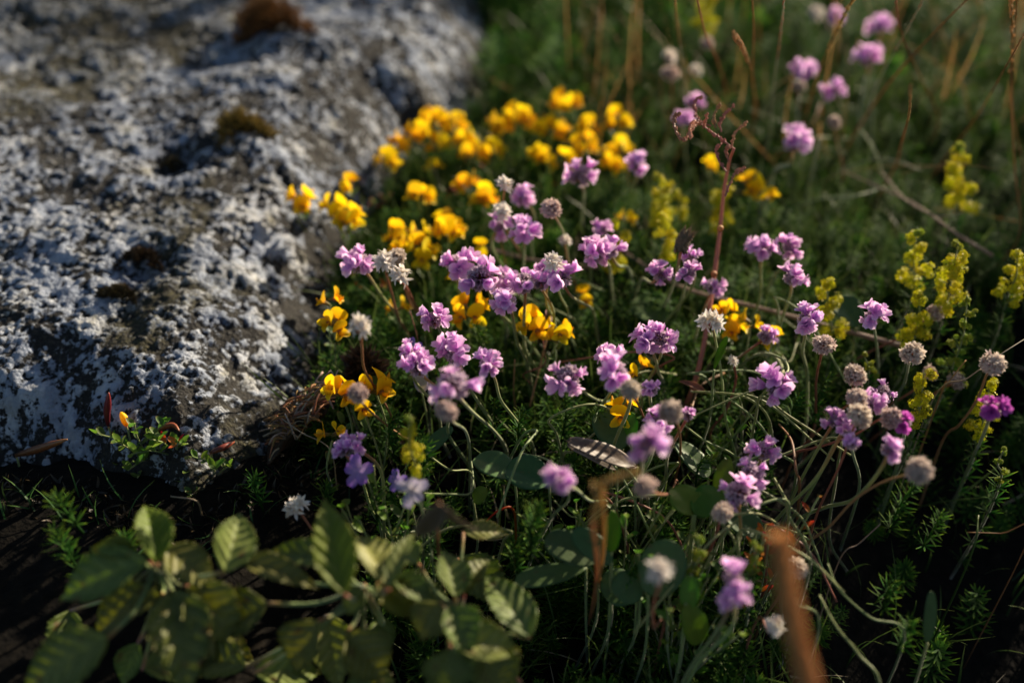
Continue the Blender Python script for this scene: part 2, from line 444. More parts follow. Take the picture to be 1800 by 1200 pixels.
def build_rock():
    ys = [0.30]
    while ys[-1] < 1.75:
        ys.append(ys[-1] + 0.00125 + 0.0016 * max(0, ys[-1] - 0.5) * 1.6)
    ys += [1.8, 1.9, 2.1, 2.4, 2.8]
    xs = [0.06]
    while xs[-1] > -0.80:
        xs.append(xs[-1] - 0.0016)
    xs += [-0.83, -0.9, -1.0, -1.2, -1.5, -2.0, -2.6]
    X, Y = np.meshgrid(np.array(xs[::-1]), np.array(ys))
    z, sd = rock_h(X, Y)
    wx = X + 0.006 * (fbm(X * 60, Y * 60, 3, 70) - 0.5); wy = Y + 0.006 * (fbm(X * 60, Y * 60, 3, 75) - 0.5)
    f1, c1 = worley(wx * 230, wy * 230, 21)
    f2, c2 = worley(wx * 95 + 3, wy * 95, 25)
    patch = fbm(X * 14, Y * 14, 5, 51, 0.62)
    patch2 = fbm(X * 45, Y * 45, 4, 55, 0.6)
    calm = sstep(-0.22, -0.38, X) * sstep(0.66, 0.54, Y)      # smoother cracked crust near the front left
    patch0 = fbm(X * 5 + 2, Y * 6, 4, 57, 0.6)
    patch3 = fbm(X * 170, Y * 170, 3, 58, 0.7)
    crust = 0.47 + (patch - .5) * 0.35 + (patch2 - .5) * 0.85 + (patch3 - .5) * 1.0 + (.45 - f1) * 0.45 + (patch0 - .5) * .35 - .30 * sstep(.055, .0, sd) * sstep(.75, .6, Y)  # crust cut along the front foot, a darkening that stands in for edge shade
    lump = (1 - np.clip(f1, 0, 1) ** 2) * 0.0020 + (1 - np.clip(f2, 0, 1) ** 2) * 0.0012 * sstep(.35, .6, patch2)
    cm = sstep(0.40, 0.58, crust)
    z = z + lump * (0.25 + 0.75 * cm) * (1 - 0.6 * calm)
    z = z + 0.0042 * (fbm(X * 28, Y * 34, 4, 61) - 0.5) + 0.0045 * (fbm(X * 130, Y * 130, 3, 63) - 0.5)
    # hollows that hold dark moss
    for (hx, hy, hr, hd) in HOLLOWS:
        p = pt(hx, hy, 0.085)
        d = np.hypot((X - p.x), (Y - p.y) / 1.2) / hr
        z = z - hd * np.exp(-d * d * 1.6)
    moss_and_shade = np.maximum(sstep(0.54, 0.64, fbm(X * 7, Y * 7, 4, 91, 0.6)) * 0.9, sstep(-.16, -.40, X) * sstep(.80, 1.0, Y) * .97)  # olive moss patches, plus the back left darkened in place of shade
    ny, nx = X.shape
    V = np.stack([X, Y, z], -1).reshape(-1, 3)
    idx = np.arange(ny * nx).reshape(ny, nx)
    F = np.stack([idx[:-1, :-1], idx[:-1, 1:], idx[1:, 1:], idx[1:, :-1]], -1).reshape(-1, 4)
    keep = (sd[:-1, :-1].ravel() > -0.06)
    F = F[keep]
    used = np.zeros(len(V), dtype=bool); used[F.ravel()] = True
    remap = np.cumsum(used) - 1
    attr = {'crust': (crust + 0.10 * calm).ravel()[used], 'moss_and_shade': moss_and_shade.ravel()[used], 'cell': c1.ravel()[used]}
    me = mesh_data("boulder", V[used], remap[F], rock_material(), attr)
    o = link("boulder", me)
    tag(o, "large grey boulder crusted with white and black lichen beside the flowers", "rock")
    o['kind'] = 'structure'
    return o


def rock_pt(px, py, up=0.0):
    z = .07
    for _ in range(8):
        c = pt(px, py, z)
        z = float(rock_h(np.array([c.x]), np.array([c.y]))[0][0]) + .002 + up
        z = max(z, .0)
    return pt(px, py, z)


HOLLOWS = [(240, 450, 0.022, 0.012), (200, 512, 0.020, 0.010), (300, 285, 0.02, 0.010), (390, 100, 0.035, 0.015), (560, 640, 0.02, 0.008)]
build_rock()


def build_ground():
    def axis(a, b, fa, fb, step):
        core = list(np.arange(a, b, step))
        lo = []; s = step; v = a
        while v > fa:
            s *= 1.35; v -= s; lo.append(v)
        hi = []; s = step; v = core[-1]
        while v < fb:
            s *= 1.35; v += s; hi.append(v)
        return np.array(lo[::-1] + core + hi)
    xs = axis(-0.7, 1.0, -40, 40, 0.006); ys = axis(0.05, 1.8, -40, 40, 0.006)
    X, Y = np.meshgrid(xs, ys)
    z = ground_z(X, Y) + 0.003 * (fbm(X * 60, Y * 60, 3, 5) - 0.5) - 0.004
    ny, nx = X.shape
    idx = np.arange(ny * nx).reshape(ny, nx)
    F = np.stack([idx[:-1, :-1], idx[:-1, 1:], idx[1:, 1:], idx[1:, :-1]], -1).reshape(-1, 4)
    o = link("ground", mesh_data("ground", np.stack([X, Y, z], -1), F, soil_material()))
    o['kind'] = 'structure'


build_ground()


def gz(x, y):
    return float(ground_z(np.array([x]), np.array([y]))[0])


# ------------------------------------------------------------------ flower templates
def petal_grid(L, W, nu, nv, shape, bend, cup, notch=0.0, t0=0.0):
    """petal along +X, cupped towards +Z; returns V,F,T"""
    V = []; T = []
    for i in range(nu + 1):
        u = i / nu
        w = W * 0.5 * shape(u)
        ang = bend * u
        # integrate bend along length
        x = L * (math.sin(ang) / bend if abs(bend) > 1e-4 else u)
        z = L * ((1 - math.cos(ang)) / bend if abs(bend) > 1e-4 else 0)
        for j in range(nv + 1):
            v = (j / nv) * 2 - 1
            xx = x - (notch * L * (1 - abs(v)) * max(0, u - 0.7) / 0.3)
            V.append((xx, w * v, z + cup * abs(w * v) ** 2 / max(W, 1e-6) * 2)); T.append(t0 + (1 - t0) * u)
    F = [(i * (nv + 1) + j, (i + 1) * (nv + 1) + j, (i + 1) * (nv + 1) + j + 1, i * (nv + 1) + j + 1) for i in range(nu) for j in range(nv)]
    return V, F, T


def xf(part, M4):
    v, f, t = part
    return [M4 @ Vector(p) for p in v], f, t


def floret_mesh(openness, seed, pointed=False, mat='petal', n=5, size=1.0):
    """five-petalled floret, axis +Z, base at origin, about 8 mm long"""
    r = random.Random(seed); parts = []
    tl = 0.0030 * size
    tb, tf, tt = tube([Vector((0, 0, 0)), Vector((0, 0, tl))], lambda u: 0.0005 + 0.0006 * u, 5, False)
    parts.append((tb, tf, [0.1 + 0.2 * q for q in tt]))
    sh = (lambda u: 0.35 + 0.65 * math.sin(min(1, u * 1.25) * PI * 0.62) if u < 0.8 else (1.0 - (u - 0.8) * 2.1)) if not pointed else (lambda u: max(0.05, math.sin(PI * (0.15 + 0.85 * u)) ** 0.7))
    for k in range(n):
        a = 2 * PI * k / n + r.uniform(-.25, .25)
        el = openness + r.uniform(-.22, .22)
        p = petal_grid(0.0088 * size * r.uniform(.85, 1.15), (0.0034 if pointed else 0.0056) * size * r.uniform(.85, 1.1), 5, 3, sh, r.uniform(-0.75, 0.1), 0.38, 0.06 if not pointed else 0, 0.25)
        Mx = Matrix.Translation((0, 0, tl)) @ Matrix.Rotation(a, 4, 'Z') @ Matrix.Rotation(-(PI / 2 - el), 4, 'Y') @ Matrix.Rotation(r.uniform(-.3, .3), 4, 'X')
        parts.append(xf(p, Mx))
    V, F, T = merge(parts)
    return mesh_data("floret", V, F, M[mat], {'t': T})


FLORET = [floret_mesh(o, 10 + i) for i, o in enumerate([0.35, 0.5, 0.62, 0.75, 0.25, 0.55])]
FLORET_V = [floret_mesh(o, 30 + i, mat='petal_vivid') for i, o in enumerate([0.45, 0.7])]
FLORET_W = [floret_mesh(o, 50 + i, True, 'white', 6, 1.05) for i, o in enumerate([0.7, 0.95, 1.15])]
FLORET_D = [floret_mesh(o, 56 + i, True, 'dry', 5, 1.0) for i, o in enumerate([0.4, 0.8])]
VIOLET = [floret_mesh(o, 60 + i, False, 'violet', 5, 1.5) for i, o in enumerate([1.2])]
PVIOLET = [floret_mesh(o, 63 + i, False, 'paleviolet', 5, 1.4) for i, o in enumerate([1.0])]


def fib(n, zmin=-0.2, jit=0.0, r=random):
    out = []
    for i in range(n):
        z = 1 - (1 - zmin) * (i + 0.5) / n
        a = i * 2.39996 + r.uniform(-jit, jit)
        s = math.sqrt(max(0, 1 - z * z))
        out.append(Vector((s * math.cos(a), s * math.sin(a), z)))
    return out


def calyx_cluster(name, R, n, mat, seed, size=1.0, zmin=-0.35, lobes=5, flare=0.9):
    """many small papery funnels set round a dome of radius R"""
    r = random.Random(seed); parts = []
    # inner core
    cv, cf, ct = [], [], []
    for d in fib(n, zmin, .5, r):
        rr = R * r.uniform(.78, 1.1)
        base = d * (rr * 0.35)
        h = rr * 0.65
        fl = size * R * 0.27 * r.uniform(.8, 1.3)
        V = []; T = []
        sd = lobes
        for k in range(sd):
            a = 2 * PI * k / sd
            V.append((0.15 * fl * math.cos(a), 0.15 * fl * math.sin(a), 0)); T.append(0)
        for k in range(sd):
            a = 2 * PI * k / sd
            V.append((0.55 * fl * math.cos(a), 0.55 * fl * math.sin(a), h * .72)); T.append(.45)
        for k in range(sd * 2):
            a = PI * k / sd
            q = 1.25 if k % 2 == 0 else 0.7
            hh = h * (1.05 if k % 2 == 0 else 0.85) * r.uniform(.9, 1.1)
            V.append((flare * fl * q * math.cos(a), flare * fl * q * math.sin(a), hh)); T.append(1 if k % 2 == 0 else .75)
        F = []
        for k in range(sd):
            k2 = (k + 1) % sd
            F.append((k, k2, sd + k2, sd + k))
            F.append((sd + k, 2 * sd + 2 * k, 2 * sd + (2 * k + 1) % (2 * sd)))
            F.append((sd + k, 2 * sd + (2 * k + 1) % (2 * sd), sd + k2))
            F.append((sd + k2, 2 * sd + (2 * k + 1) % (2 * sd), 2 * sd + (2 * k + 2) % (2 * sd)))
        dd = (d + Vector((r.uniform(-.25, .25), r.uniform(-.25, .25), r.uniform(-.2, .2)))).normalized()
        Mx = axis_frame(dd, base, 1, r.uniform(0, 6))
        parts.append(xf((V, F, T), Mx))
    V, F, T = merge(parts)
    return mesh_data(name, V, F, M[mat], {'t': T}, smooth=False)


CALYX = [calyx_cluster("calyx_cluster", 0.0072, 34, 'calyx', 70 + i, 1.15) for i in range(3)]
SEEDHEAD = [calyx_cluster("papery_seed_head", 0.0104, 42, 'dry', 80 + i, 1.25, -0.5, 5, 1.15) for i in range(4)]
WHITEHEAD = [calyx_cluster("papery_calyces", 0.0050, 9, 'white', 90 + i, 1.5, -0.05, 5, 1.3) for i in range(2)]


def cup_mesh(seed):
    r = random.Random(seed); parts = []
    prof = [(0.0011, -0.0062), (0.0022, -0.0055), (0.0042, -0.0035), (0.0050, -0.0012), (0.0046, 0.0006)]
    V = []; F = []; T = []; S = 10
    for i, (rr, z) in enumerate(prof):
        for k in range(S):
            a = 2 * PI * k / S
            q = rr * (1 + .06 * math.sin(3 * a + i))
            V.append((q * math.cos(a), q * math.sin(a), z)); T.append(i / 4)
    for i in range(len(prof) - 1):
        for k in range(S):
            F.append((i * S + k, i * S + (k + 1) % S, (i + 1) * S + (k + 1) % S, (i + 1) * S + k))
    parts.append((V, F, T))
    for k in range(9):
        a = 2 * PI * k / 9 + r.uniform(-.2, .2)
        p = petal_grid(0.0058, 0.0044, 3, 2, lambda u: max(.1, math.sin(PI * (.2 + .75 * u)) ** .6), 0.5, .8, 0, .2)
        Mx = Matrix.Rotation(a, 4, 'Z') @ Matrix.Translation((0.0022, 0, -0.0052)) @ Matrix.Rotation(-1.0 + r.uniform(-.12, .12), 4, 'Y')
        parts.append(xf(p, Mx))
    V, F, T = merge(parts)
    return mesh_data("bract_cup", V, F, M['cup'], {'t': T})


CUP = [cup_mesh(i) for i in range(2)]


def stem_path(head, root, path_px, zs=None):
    """path in 3-D from the head down to the root"""
    P = [head]
    if path_px:
        n = len(path_px)
        z0 = head.z
        zr = 0.012
        for i, (x, y) in enumerate(path_px):
            k = (i + 1) / n
            z = z0 + (zr - z0) * (k ** 1.15)
            P.append(pt(x, y, z))
    else:
        P = [head]
        n = 4
        side = Vector((random.uniform(-1, 1), random.uniform(-1, 1), 0)) * 0.007
        for i in range(1, n):
            k = i / n
            q = head.lerp(root, k ** 0.9)
            q.z = head.z + (root.z - head.z) * k
            P.append(q + side * math.sin(k * PI * 2.1) + Vector((random.uniform(-1, 1), random.uniform(-1, 1), 0)) * 0.003)
        P.append(root)
    last = P[-1]
    g = gz(last.x, last.y)
    if last.z > g: P.append(Vector((last.x + random.uniform(-.004, .004), last.y + 0.003, g - 0.006)))
    return P


def thrift(px, py, d, z, kind, path, label, tilt=None, vivid=False):
    head = pt(px, py, z)
    dep = depth(px, py, z)
    dia = d * dep / FPX
    s = dia / 0.0235
    if kind in ('dead', 'deadpink'): s = dia / 0.0222
    if py < 270 or z >= .125: s *= .9
    if kind == 'bud': s = dia / 0.016
    if path:
        root = None
    else:
        rx = head.x * 0.93 + (0.10 - head.x) * 0.12 + random.uniform(-.015, .015)
        ry = head.y + random.uniform(0.0, 0.03)
        if rock_sd(rx, ry) > -0.02: rx = rx + 0.04; ry -= 0.01
        root = Vector((rx, ry, gz(rx, ry) - 0.004))
    P = stem_path(head, root, path)
    d0 = (P[0] - P[1]).normalized()
    ax = (d0 * 0.75 + UP * 0.55 + Vector((random.uniform(-.22, .22), random.uniform(-.3, .1), 0)))
    if tilt: ax = ax + cR * tilt[0] * 0.9 - cU * tilt[1] * 0.9
    ax.normalize()
    base = P[-1].copy()
    dry = kind in ('dead', 'white', 'cream')
    names = {'pink': 'thrift_flower', 'aged': 'thrift_flower', 'dead': 'dried_thrift_head', 'white': 'papery_thrift_head', 'cream': 'papery_thrift_head', 'bud': 'thrift_bud'}
    T = thing(names[kind], label, "flower" if not dry else "seed head", base,
              "pink thrift flowers over the turf" if not dry else "dried thrift heads over the turf")
    PP = list(P); PP[0] = head - ax * 0.0058 * s
    sp = catmull(PP, 6)[::-1]
    rs = random.uniform(0.00105, 0.0013) * (0.8 if dry else 1.0) * min(1.35, max(0.8, s))
    V, F, t = tube([p - base for p in sp], lambda u: rs * (1.12 - 0.22 * u), 7)
    link("stem", mesh_data("stem", V, F, M['stem_dry' if (dry and random.random() < .75) else 'stem'], {'t': t}), T)
    hl = head - base
    link("bract_cup", random.choice(CUP), T, axis_frame(ax, hl, s, random.uniform(0, 6)))
    r = random
    if kind in ('pink', 'aged', 'bud'):
        link("calyx_cluster", r.choice(CALYX), T, axis_frame(ax, hl - ax * 0.001 * s, s * (1.25 if kind == 'aged' else 1.0), r.uniform(0, 6)))
        n = {'pink': r.randint(6, 9), 'aged': r.randint(3, 5), 'bud': 5}[kind]
        dirs = fib(n, 0.02 if kind != 'bud' else 0.45, .9, r)
        if kind == 'pink' and n > 8: dirs.pop(r.randrange(len(dirs)))
        if kind == 'aged': dirs = [q for q in fib(n * 2 + 2, -.15, .9, r) if q.z < .62]; r.shuffle(dirs); dirs = dirs[:n]
        R = axis_frame(ax, (0, 0, 0), 1, r.uniform(0, 6)).to_3x3()
        for q in dirs:
            q2 = (q + Vector((r.uniform(-.2, .2), r.uniform(-.2, .2), r.uniform(-.05, .3)))).normalized()
            w = R @ q2
            ss = s * r.uniform(.80, 1.28) * (0.75 if kind == 'bud' else 1)
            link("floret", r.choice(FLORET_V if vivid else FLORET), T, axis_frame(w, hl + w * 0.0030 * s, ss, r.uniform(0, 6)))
    elif kind == 'dead':
        link("papery_seed_head", r.choice(SEEDHEAD), T, axis_frame(ax, hl - ax * 0.0015 * s, s * 0.95, r.uniform(0, 6)) @ Matrix.Diagonal((r.uniform(.88, 1.1), r.uniform(.88, 1.1), r.uniform(.72, .98), 1)))
        for _ in range(r.choice([0, 0, 1, 2, 3])):
            w = (ax + Vector((r.gauss(0, 1), r.gauss(0, 1), r.gauss(0, .6)))).normalized()
            link("papery_floret", r.choice(FLORET_D), T, axis_frame(w, hl + w * 0.0035 * s, s * r.uniform(.6, .85), r.uniform(0, 6)))
    else:
        link("papery_calyces", r.choice(WHITEHEAD), T, axis_frame(ax, hl - ax * 0.001 * s, s * 0.85, r.uniform(0, 6)))
        R = axis_frame(ax, (0, 0, 0), 1, r.uniform(0, 6)).to_3x3()
        for q in fib(r.randint(8, 11), 0.0, .8, r):
            w = R @ (q + Vector((r.uniform(-.2, .2), r.uniform(-.2, .2), 0.1))).normalized()
            link("papery_floret", r.choice(FLORET_W), T, axis_frame(w, hl + w * 0.002 * s, s * r.uniform(.80, 1.1), r.uniform(0, 6)))
    return T


#  x, y, diameter px, height m, kind, stem pixels, label
THRIFT = [
    (632, 463, 60, .105, 'pink', [(650, 487), (672, 521), (697, 553), (716, 590), (740, 640)], "leftmost pink thrift flower leaning over the edge of the boulder"),
    (677, 461, 46, .110, 'white', [(680, 485), (690, 520), (701, 560), (716, 585), (726, 612)], "white papery head touching the leftmost pink thrift flower"),
    (698, 450, 34, .112, 'dead', [(705, 480), (720, 530), (750, 585)], "small brownish papery head just above two white ones near boulder"),
    (703, 487, 42, .107, 'white', [(716, 508), (737, 550), (768, 605)], "white papery head hanging lower right of its white neighbour near boulder"),
    (805, 465, 62, .105, 'pink', None, "left half of the touching pair of wide pink thrift flowers"),
    (844, 488, 62, .108, 'aged', [(860, 512), (872, 542), (905, 576), (940, 616), (968, 668)], "right half of the touching pink pair, grey centre ringed by petals"),
    (885, 497, 46, .085, 'pink', None, "pale pink thrift flower blurred behind the central knot of flowers"),
    (922, 498, 52, .107, 'aged', None, "pink thrift flower with grey centre in the middle of central knot"),
    (950, 497, 44, .105, 'pink', None, "pink thrift flower filling the gap in the central knot"),
    (893, 528, 50, .108, 'pink', [(901, 556), (909, 600), (928, 642), (936, 700)], "lowest pink thrift flower of the central knot, on a red stem"),
    (987, 492, 58, .110, 'pink', [(1004, 520), (1022, 532), (1042, 545), (1049, 585), (1056, 630)], "pink thrift flower at right end of central knot, stem crooked below"),
    (962, 478, 42, .100, 'pink', None, "pink thrift flower directly under the white starry head"),
    (923, 409, 56, .108, 'pink', [(921, 440), (920, 480), (925, 530)], "round pink thrift flower standing alone above the central knot"),
    (877, 396, 46, .095, 'pink', None, "soft pink thrift flower left of the lone round one, below white heads"),
    (887, 327, 40, .128, 'white', [(883, 365), (880, 410), (889, 470), (893, 520)], "topmost white papery star head on a thin reddish stem"),
    (882, 373, 38, .112, 'white', [(893, 410), (912, 440), (935, 480)], "white papery head right below the topmost white star"),
    (921, 345, 40, .095, 'pink', None, "blurred lilac flower right of the topmost white star head"),
    (968, 366, 44, .125, 'dead', [(981, 390), (992, 415), (998, 455), (1003, 500), (1022, 532)], "pale purple dried head on an orange stem above the central knot"),
    (1022, 309, 54, .110, 'aged', [(1026, 340), (1023, 380), (1022, 430)], "pink thrift flower with grey dome and spread petals, below trefoil mass"),
    (1121, 291, 40, .085, 'pink', None, "small pink thrift flower right of the yellow trefoil mass"),
    (972, 462, 40, .122, 'white', [(976, 490), (986, 522), (1000, 552), (992, 590), (995, 650)], "white starry papery head on top of the central knot"),
    (993, 424, 24, .085, 'white', None, "tiny pale papery head behind the orange stem"),
    (1045, 448, 52, .110, 'pink', [(1070, 466), (1074, 500), (1080, 560)], "left flower of the wide pink pair right of the central knot"),
    (1072, 440, 52, .108, 'pink', [(1086, 466), (1104, 471), (1111, 500), (1109, 560)], "right flower of the wide pink pair, its stem hooked to the right"),
    (1059, 405, 32, .085, 'pink', None, "small pink thrift flower above the wide pink pair"),
    (1161, 482, 42, .100, 'pink', [(1145, 497), (1128, 490), (1117, 520), (1095, 600)], "compact pink thrift flower between wide pair and the sorrel stalk"),
    (1217, 448, 38, .105, 'pink', None, "upper pink thrift flower beside the dark plantain spike"),
    (1212, 479, 38, .105, 'pink', [(1205, 500), (1195, 535), (1180, 575)], "lower pink thrift flower below the one beside the plantain spike"),
    (1252, 504, 42, .080, 'aged', None, "faded greyish lilac head behind the tall sorrel stalk"),
    (1138, 600, 52, .095, 'pink', [(1151, 627), (1158, 655), (1166, 672), (1164, 705)], "left flower of the big pink pair left of the white head"),
    (1162, 594, 50, .096, 'pink', None, "right flower of the big pink pair left of the white head"),
    (1250, 566, 48, .112, 'white', [(1256, 590), (1268, 660), (1276, 740), (1293, 810)], "large white papery head in front of the tall sorrel stalk"),
    (765, 562, 48, .105, 'pink', [(775, 586), (780, 610), (800, 660)], "pink tulip-shaped thrift flower right of the yellow trefoil and boulder"),
    (722, 622, 42, .105, 'pink', None, "upper left flower of the tall pink cluster near the boulder"),
    (735, 646, 58, .105, 'pink', None, "broad pink flower of the tall cluster near the boulder"),
    (800, 621, 62, .100, 'pink', None, "fan-shaped pink thrift flower above the fuzzy near head"),
    (858, 640, 50, .104, 'pink', [(870, 666), (880, 702), (904, 734), (928, 765), (940, 800)], "pink thrift flower right of the fan-shaped one, on an orange stem"),
    (798, 677, 80, .135, 'aged', [(812, 704), (835, 728), (868, 757), (890, 790)], "biggest soft pink head with a grey fuzzy dome, close to camera"),
    (786, 722, 44, .135, 'dead', [(797, 742), (818, 757), (826, 790), (826, 850)], "soft greyish dried head tucked under the biggest fuzzy one"),
    (998, 664, 62, .105, 'aged', [(1020, 684), (1048, 702), (1082, 712)], "pink thrift flower facing left on an orange horizontal stem"),
    (1073, 627, 46, .100, 'pink', None, "small bright pink flower atop the cluster left of the dried heads"),
    (1083, 655, 66, .118, 'pink', None, "large soft pink flower at the middle of that right-hand cluster"),
    (1110, 684, 48, .130, 'dead', [(1124, 715), (1140, 760)], "soft beige dried head overlapping a large pink flower"),
    (1143, 683, 30, .095, 'bud', [(1143, 705), (1150, 740)], "small pink bud right of the soft beige dried head"),
    (1180, 722, 54, .130, 'dead', [(1192, 748), (1196, 790), (1190, 830)], "fluffy tan dried head above the big near pink flower"),
    (1158, 742, 50, .092, 'pink', None, "pink thrift flower tucked behind the fluffy tan dried head"),
    (1208, 730, 24, .088, 'bud', None, "tiny pink bud just right of the fluffy tan dried head"),
    (1133, 779, 76, .145, 'pink', [(1128, 830), (1125, 900)], "big soft pink thrift flower close to camera above brown stalk"),
    (980, 846, 64, .130, 'pink', [(1010, 858), (1038, 880), (1076, 886)], "round soft lilac flower beside the smooth oval leaves, close to camera"),
    (1134, 853, 46, .130, 'dead', [(1160, 868), (1180, 865), (1190, 845)], "blurred tan dried head below the big near pink flower"),
    (1298, 868, 62, .075, 'aged', None, "pale pink fading flower above the red leaflets"),
    (1322, 830, 52, .072, 'aged', [(1310, 870), (1312, 900)], "fading pink flower showing a honeycomb centre"),
    (1342, 791, 52, .072, 'pink', None, "dark purple pink flower crossed by a bent stem"),
    (1270, 898, 40, .078, 'dead', None, "small tan dried head below the pale fading flower"),
    (1290, 1020, 58, .095, 'pink', None, "upright purple flower near the bottom of the photo"),
    (1291, 1052, 46, .092, 'pink', None, "lower petals of purple bloom near the photo bottom"),
    (1402, 995, 40, .050, 'dead', None, "dull mauve dried head half behind the blurred brown grass spike"),
    (1160, 1003, 54, .125, 'cream', [(1158, 1030), (1147, 1068), (1150, 1104), (1168, 1086)], "cream papery head on a bent orange stalk near the bottom"),
    (1362, 1098, 38, .060, 'white', [(1350, 1110), (1330, 1090)], "lowest small white withered head by the brown grass spike"),
    (522, 893, 46, .055, 'white', None, "lone white papery head above the toothed leaves, near the boulder foot"),
    (606, 792, 40, .078, 'pink', None, "left flower of the pink pair between boulder and violet"),
    (624, 782, 42, .080, 'pink', None, "right flower of the pink pair between boulder and violet"),
    (1366, 678, 68, .092, 'pink', [(1376, 650), (1360, 625), (1330, 625)], "big pink thrift flower with splayed petals right of sorrel stalk"),
    (1418, 563, 52, .105, 'pink', [(1415, 590), (1411, 620), (1419, 660), (1417, 740)], "pink thrift flower on a straight green stem right of centre"),
    (1449, 605, 42, .105, 'dead', [(1443, 626), (1435, 665), (1434, 710), (1430, 750)], "round dried head beside the straight-stemmed pink flower"),
    (1535, 555, 46, .105, 'pink', [(1537, 580), (1542, 620), (1541, 665)], "dome-shaped pink thrift flower alone at right"),
    (1605, 620, 42, .105, 'dead', [(1597, 640), (1590, 672), (1573, 708)], "round dried head leaning over the yellow bedstraw at right"),
    (1503, 658, 44, .100, 'dead', [(1499, 680), (1500, 720)], "upper dried head of the stacked group at right"),
    (1507, 697, 44, .104, 'dead', [(1490, 712), (1450, 745), (1400, 800)], "middle dried head of the stacked group at right"),
    (1512, 728, 48, .104, 'dead', None, "lower dried head of the stacked group at right"),
    (1528, 710, 48, .094, 'pink', None, "pink flower peeping out behind the stacked dried heads"),
    (1466, 740, 38, .088, 'pink', None, "left pink flower lying under the crossing stems"),
    (1484, 755, 38, .088, 'pink', None, "right pink flower lying under the crossing stems"),
    (1497, 777, 28, .095, 'bud', [(1500, 800), (1510, 860)], "closed brownish pink bud below the stacked dried heads"),
    (1568, 733, 42, .102, 'dead', [(1540, 740), (1500, 765), (1440, 785), (1390, 797), (1345, 815)], "dried head pressed against a bright pink flower at right"),
    (1590, 743, 38, .098, 'pink', [(1588, 770), (1580, 810)], "bright pink flower pressed against a dried head at right"),
    (1563, 790, 42, .102, 'pink', [(1552, 818), (1527, 852), (1495, 880), (1445, 893), (1400, 922)], "pink flower with pale rim on a long sweeping stem"),
    (1617, 825, 50, .115, 'dead', [(1593, 834), (1545, 850), (1500, 880), (1458, 925), (1410, 970)], "large rosy brown dried head on a thick arching stem"),
    (1745, 718, 50, .105, 'pink', [(1736, 745), (1722, 780), (1712, 800)], "vivid magenta thrift flower against the dark right edge"),
    (1745, 639, 46, .110, 'dead', [(1733, 662), (1716, 705), (1685, 748), (1657, 775)], "dark dried head at the far right on a curved stem"),
    (1553, 690, 40, .065, 'aged', None, "blurred faded flower behind the stacked dried heads"),
    (1646, 548, 34, .070, 'dead', None, "small grey dried head between yellow bedstraw spikes"),
    (1340, 441, 50, .095, 'pink', [(1337, 470), (1336, 520), (1318, 570), (1295, 620)], "left of three pale pink flowers in upper right group"),
    (1388, 433, 44, .095, 'pink', [(1378, 465), (1355, 495), (1340, 540)], "middle pale pink flower of the three in upper right group"),
    (1393, 489, 46, .098, 'pink', [(1390, 515), (1380, 545), (1365, 585), (1340, 625)], "lowest of the three pale pink flowers in upper right group"),
    (1395, 252, 62, .085, 'pink', [(1388, 288), (1362, 300), (1348, 350), (1330, 420)], "large blurred purple flower right of the curly sorrel top"),
    (1524, 104, 52, .085, 'pink', [(1525, 140), (1520, 200), (1510, 270)], "blurred lilac flower under the upper rosy one"),
    (1545, 48, 42, .085, 'pink', [(1545, 80), (1535, 130), (1530, 200)], "blurred rosy flower near the top right of the photo"),
    (1468, 33, 34, .085, 'pink', [(1470, 70), (1470, 130)], "topmost small blurred pink flower"),
    (1400, 128, 36, .085, 'pink', None, "left of the touching blurred pink pair by the orange grass stem"),
    (1425, 127, 36, .083, 'pink', None, "right of the touching blurred pink pair by the orange grass stem"),
    (1405, 150, 28, .085, 'dead', [(1404, 190), (1400, 240)], "small beige bud under the blurred pink pair"),
    (1464, 160, 44, .080, 'pink', [(1480, 195), (1485, 250)], "blurred purple flower beside the orange grass stem"),
    (1467, 214, 28, .080, 'dead', [(1470, 245), (1482, 300), (1475, 340)], "little blurred dried head on a green curved stem"),
    (1200, 212, 40, .075, 'pink', None, "blurred violet flower behind the curled sorrel branch"),
    (1222, 184, 36, .075, 'pink', None, "blurred bluish flower behind and above the curled sorrel branch"),
    (1176, 103, 34, .075, 'white', None, "blurred white head stacked above a greyish one at top"),
    (1178, 128, 36, .078, 'dead', [(1180, 165), (1186, 210)], "blurred greyish pink head below a white one at top"),
    (1223, 124, 28, .070, 'white', None, "small blurred white head among grass at top"),
    (1244, 76, 26, .070, 'dead', None, "tiny blurred beige head highest left in the grass"),
    (1436, 24, 32, .080, 'white', [(1425, 60), (1412, 110)], "blurred cream head at the top edge"),
    (1289, 634, 20, .070, 'white', None, "tiny white bud right of the curved green leaf"),
    (1345, 592, 30, .070, 'bud', None, "brownish pink bud among trefoil right of sorrel stalk"),
    (1637, 655, 30, .045, 'dead', None, "dim dried head behind the yellow bedstraw at right"),
    (1683, 668, 34, .045, 'dead', None, "dim dried head farther right behind the thin dry stalk"),
    (633, 577, 52, .150, 'white', [(636, 610), (641, 650), (665, 690), (690, 735), (712, 790)], "soft white papery head on a thick brown stalk near boulder"),
    (629, 690, 44, .125, 'dead', [(640, 712), (665, 735), (700, 762), (730, 780)], "grey dried head in front of the yellow trefoil by the boulder"),
]
for i, row in enumerate(THRIFT):
    thrift(*row, vivid=(row[0] == 1745 and row[4] == 'pink') or row[0] == 1590)


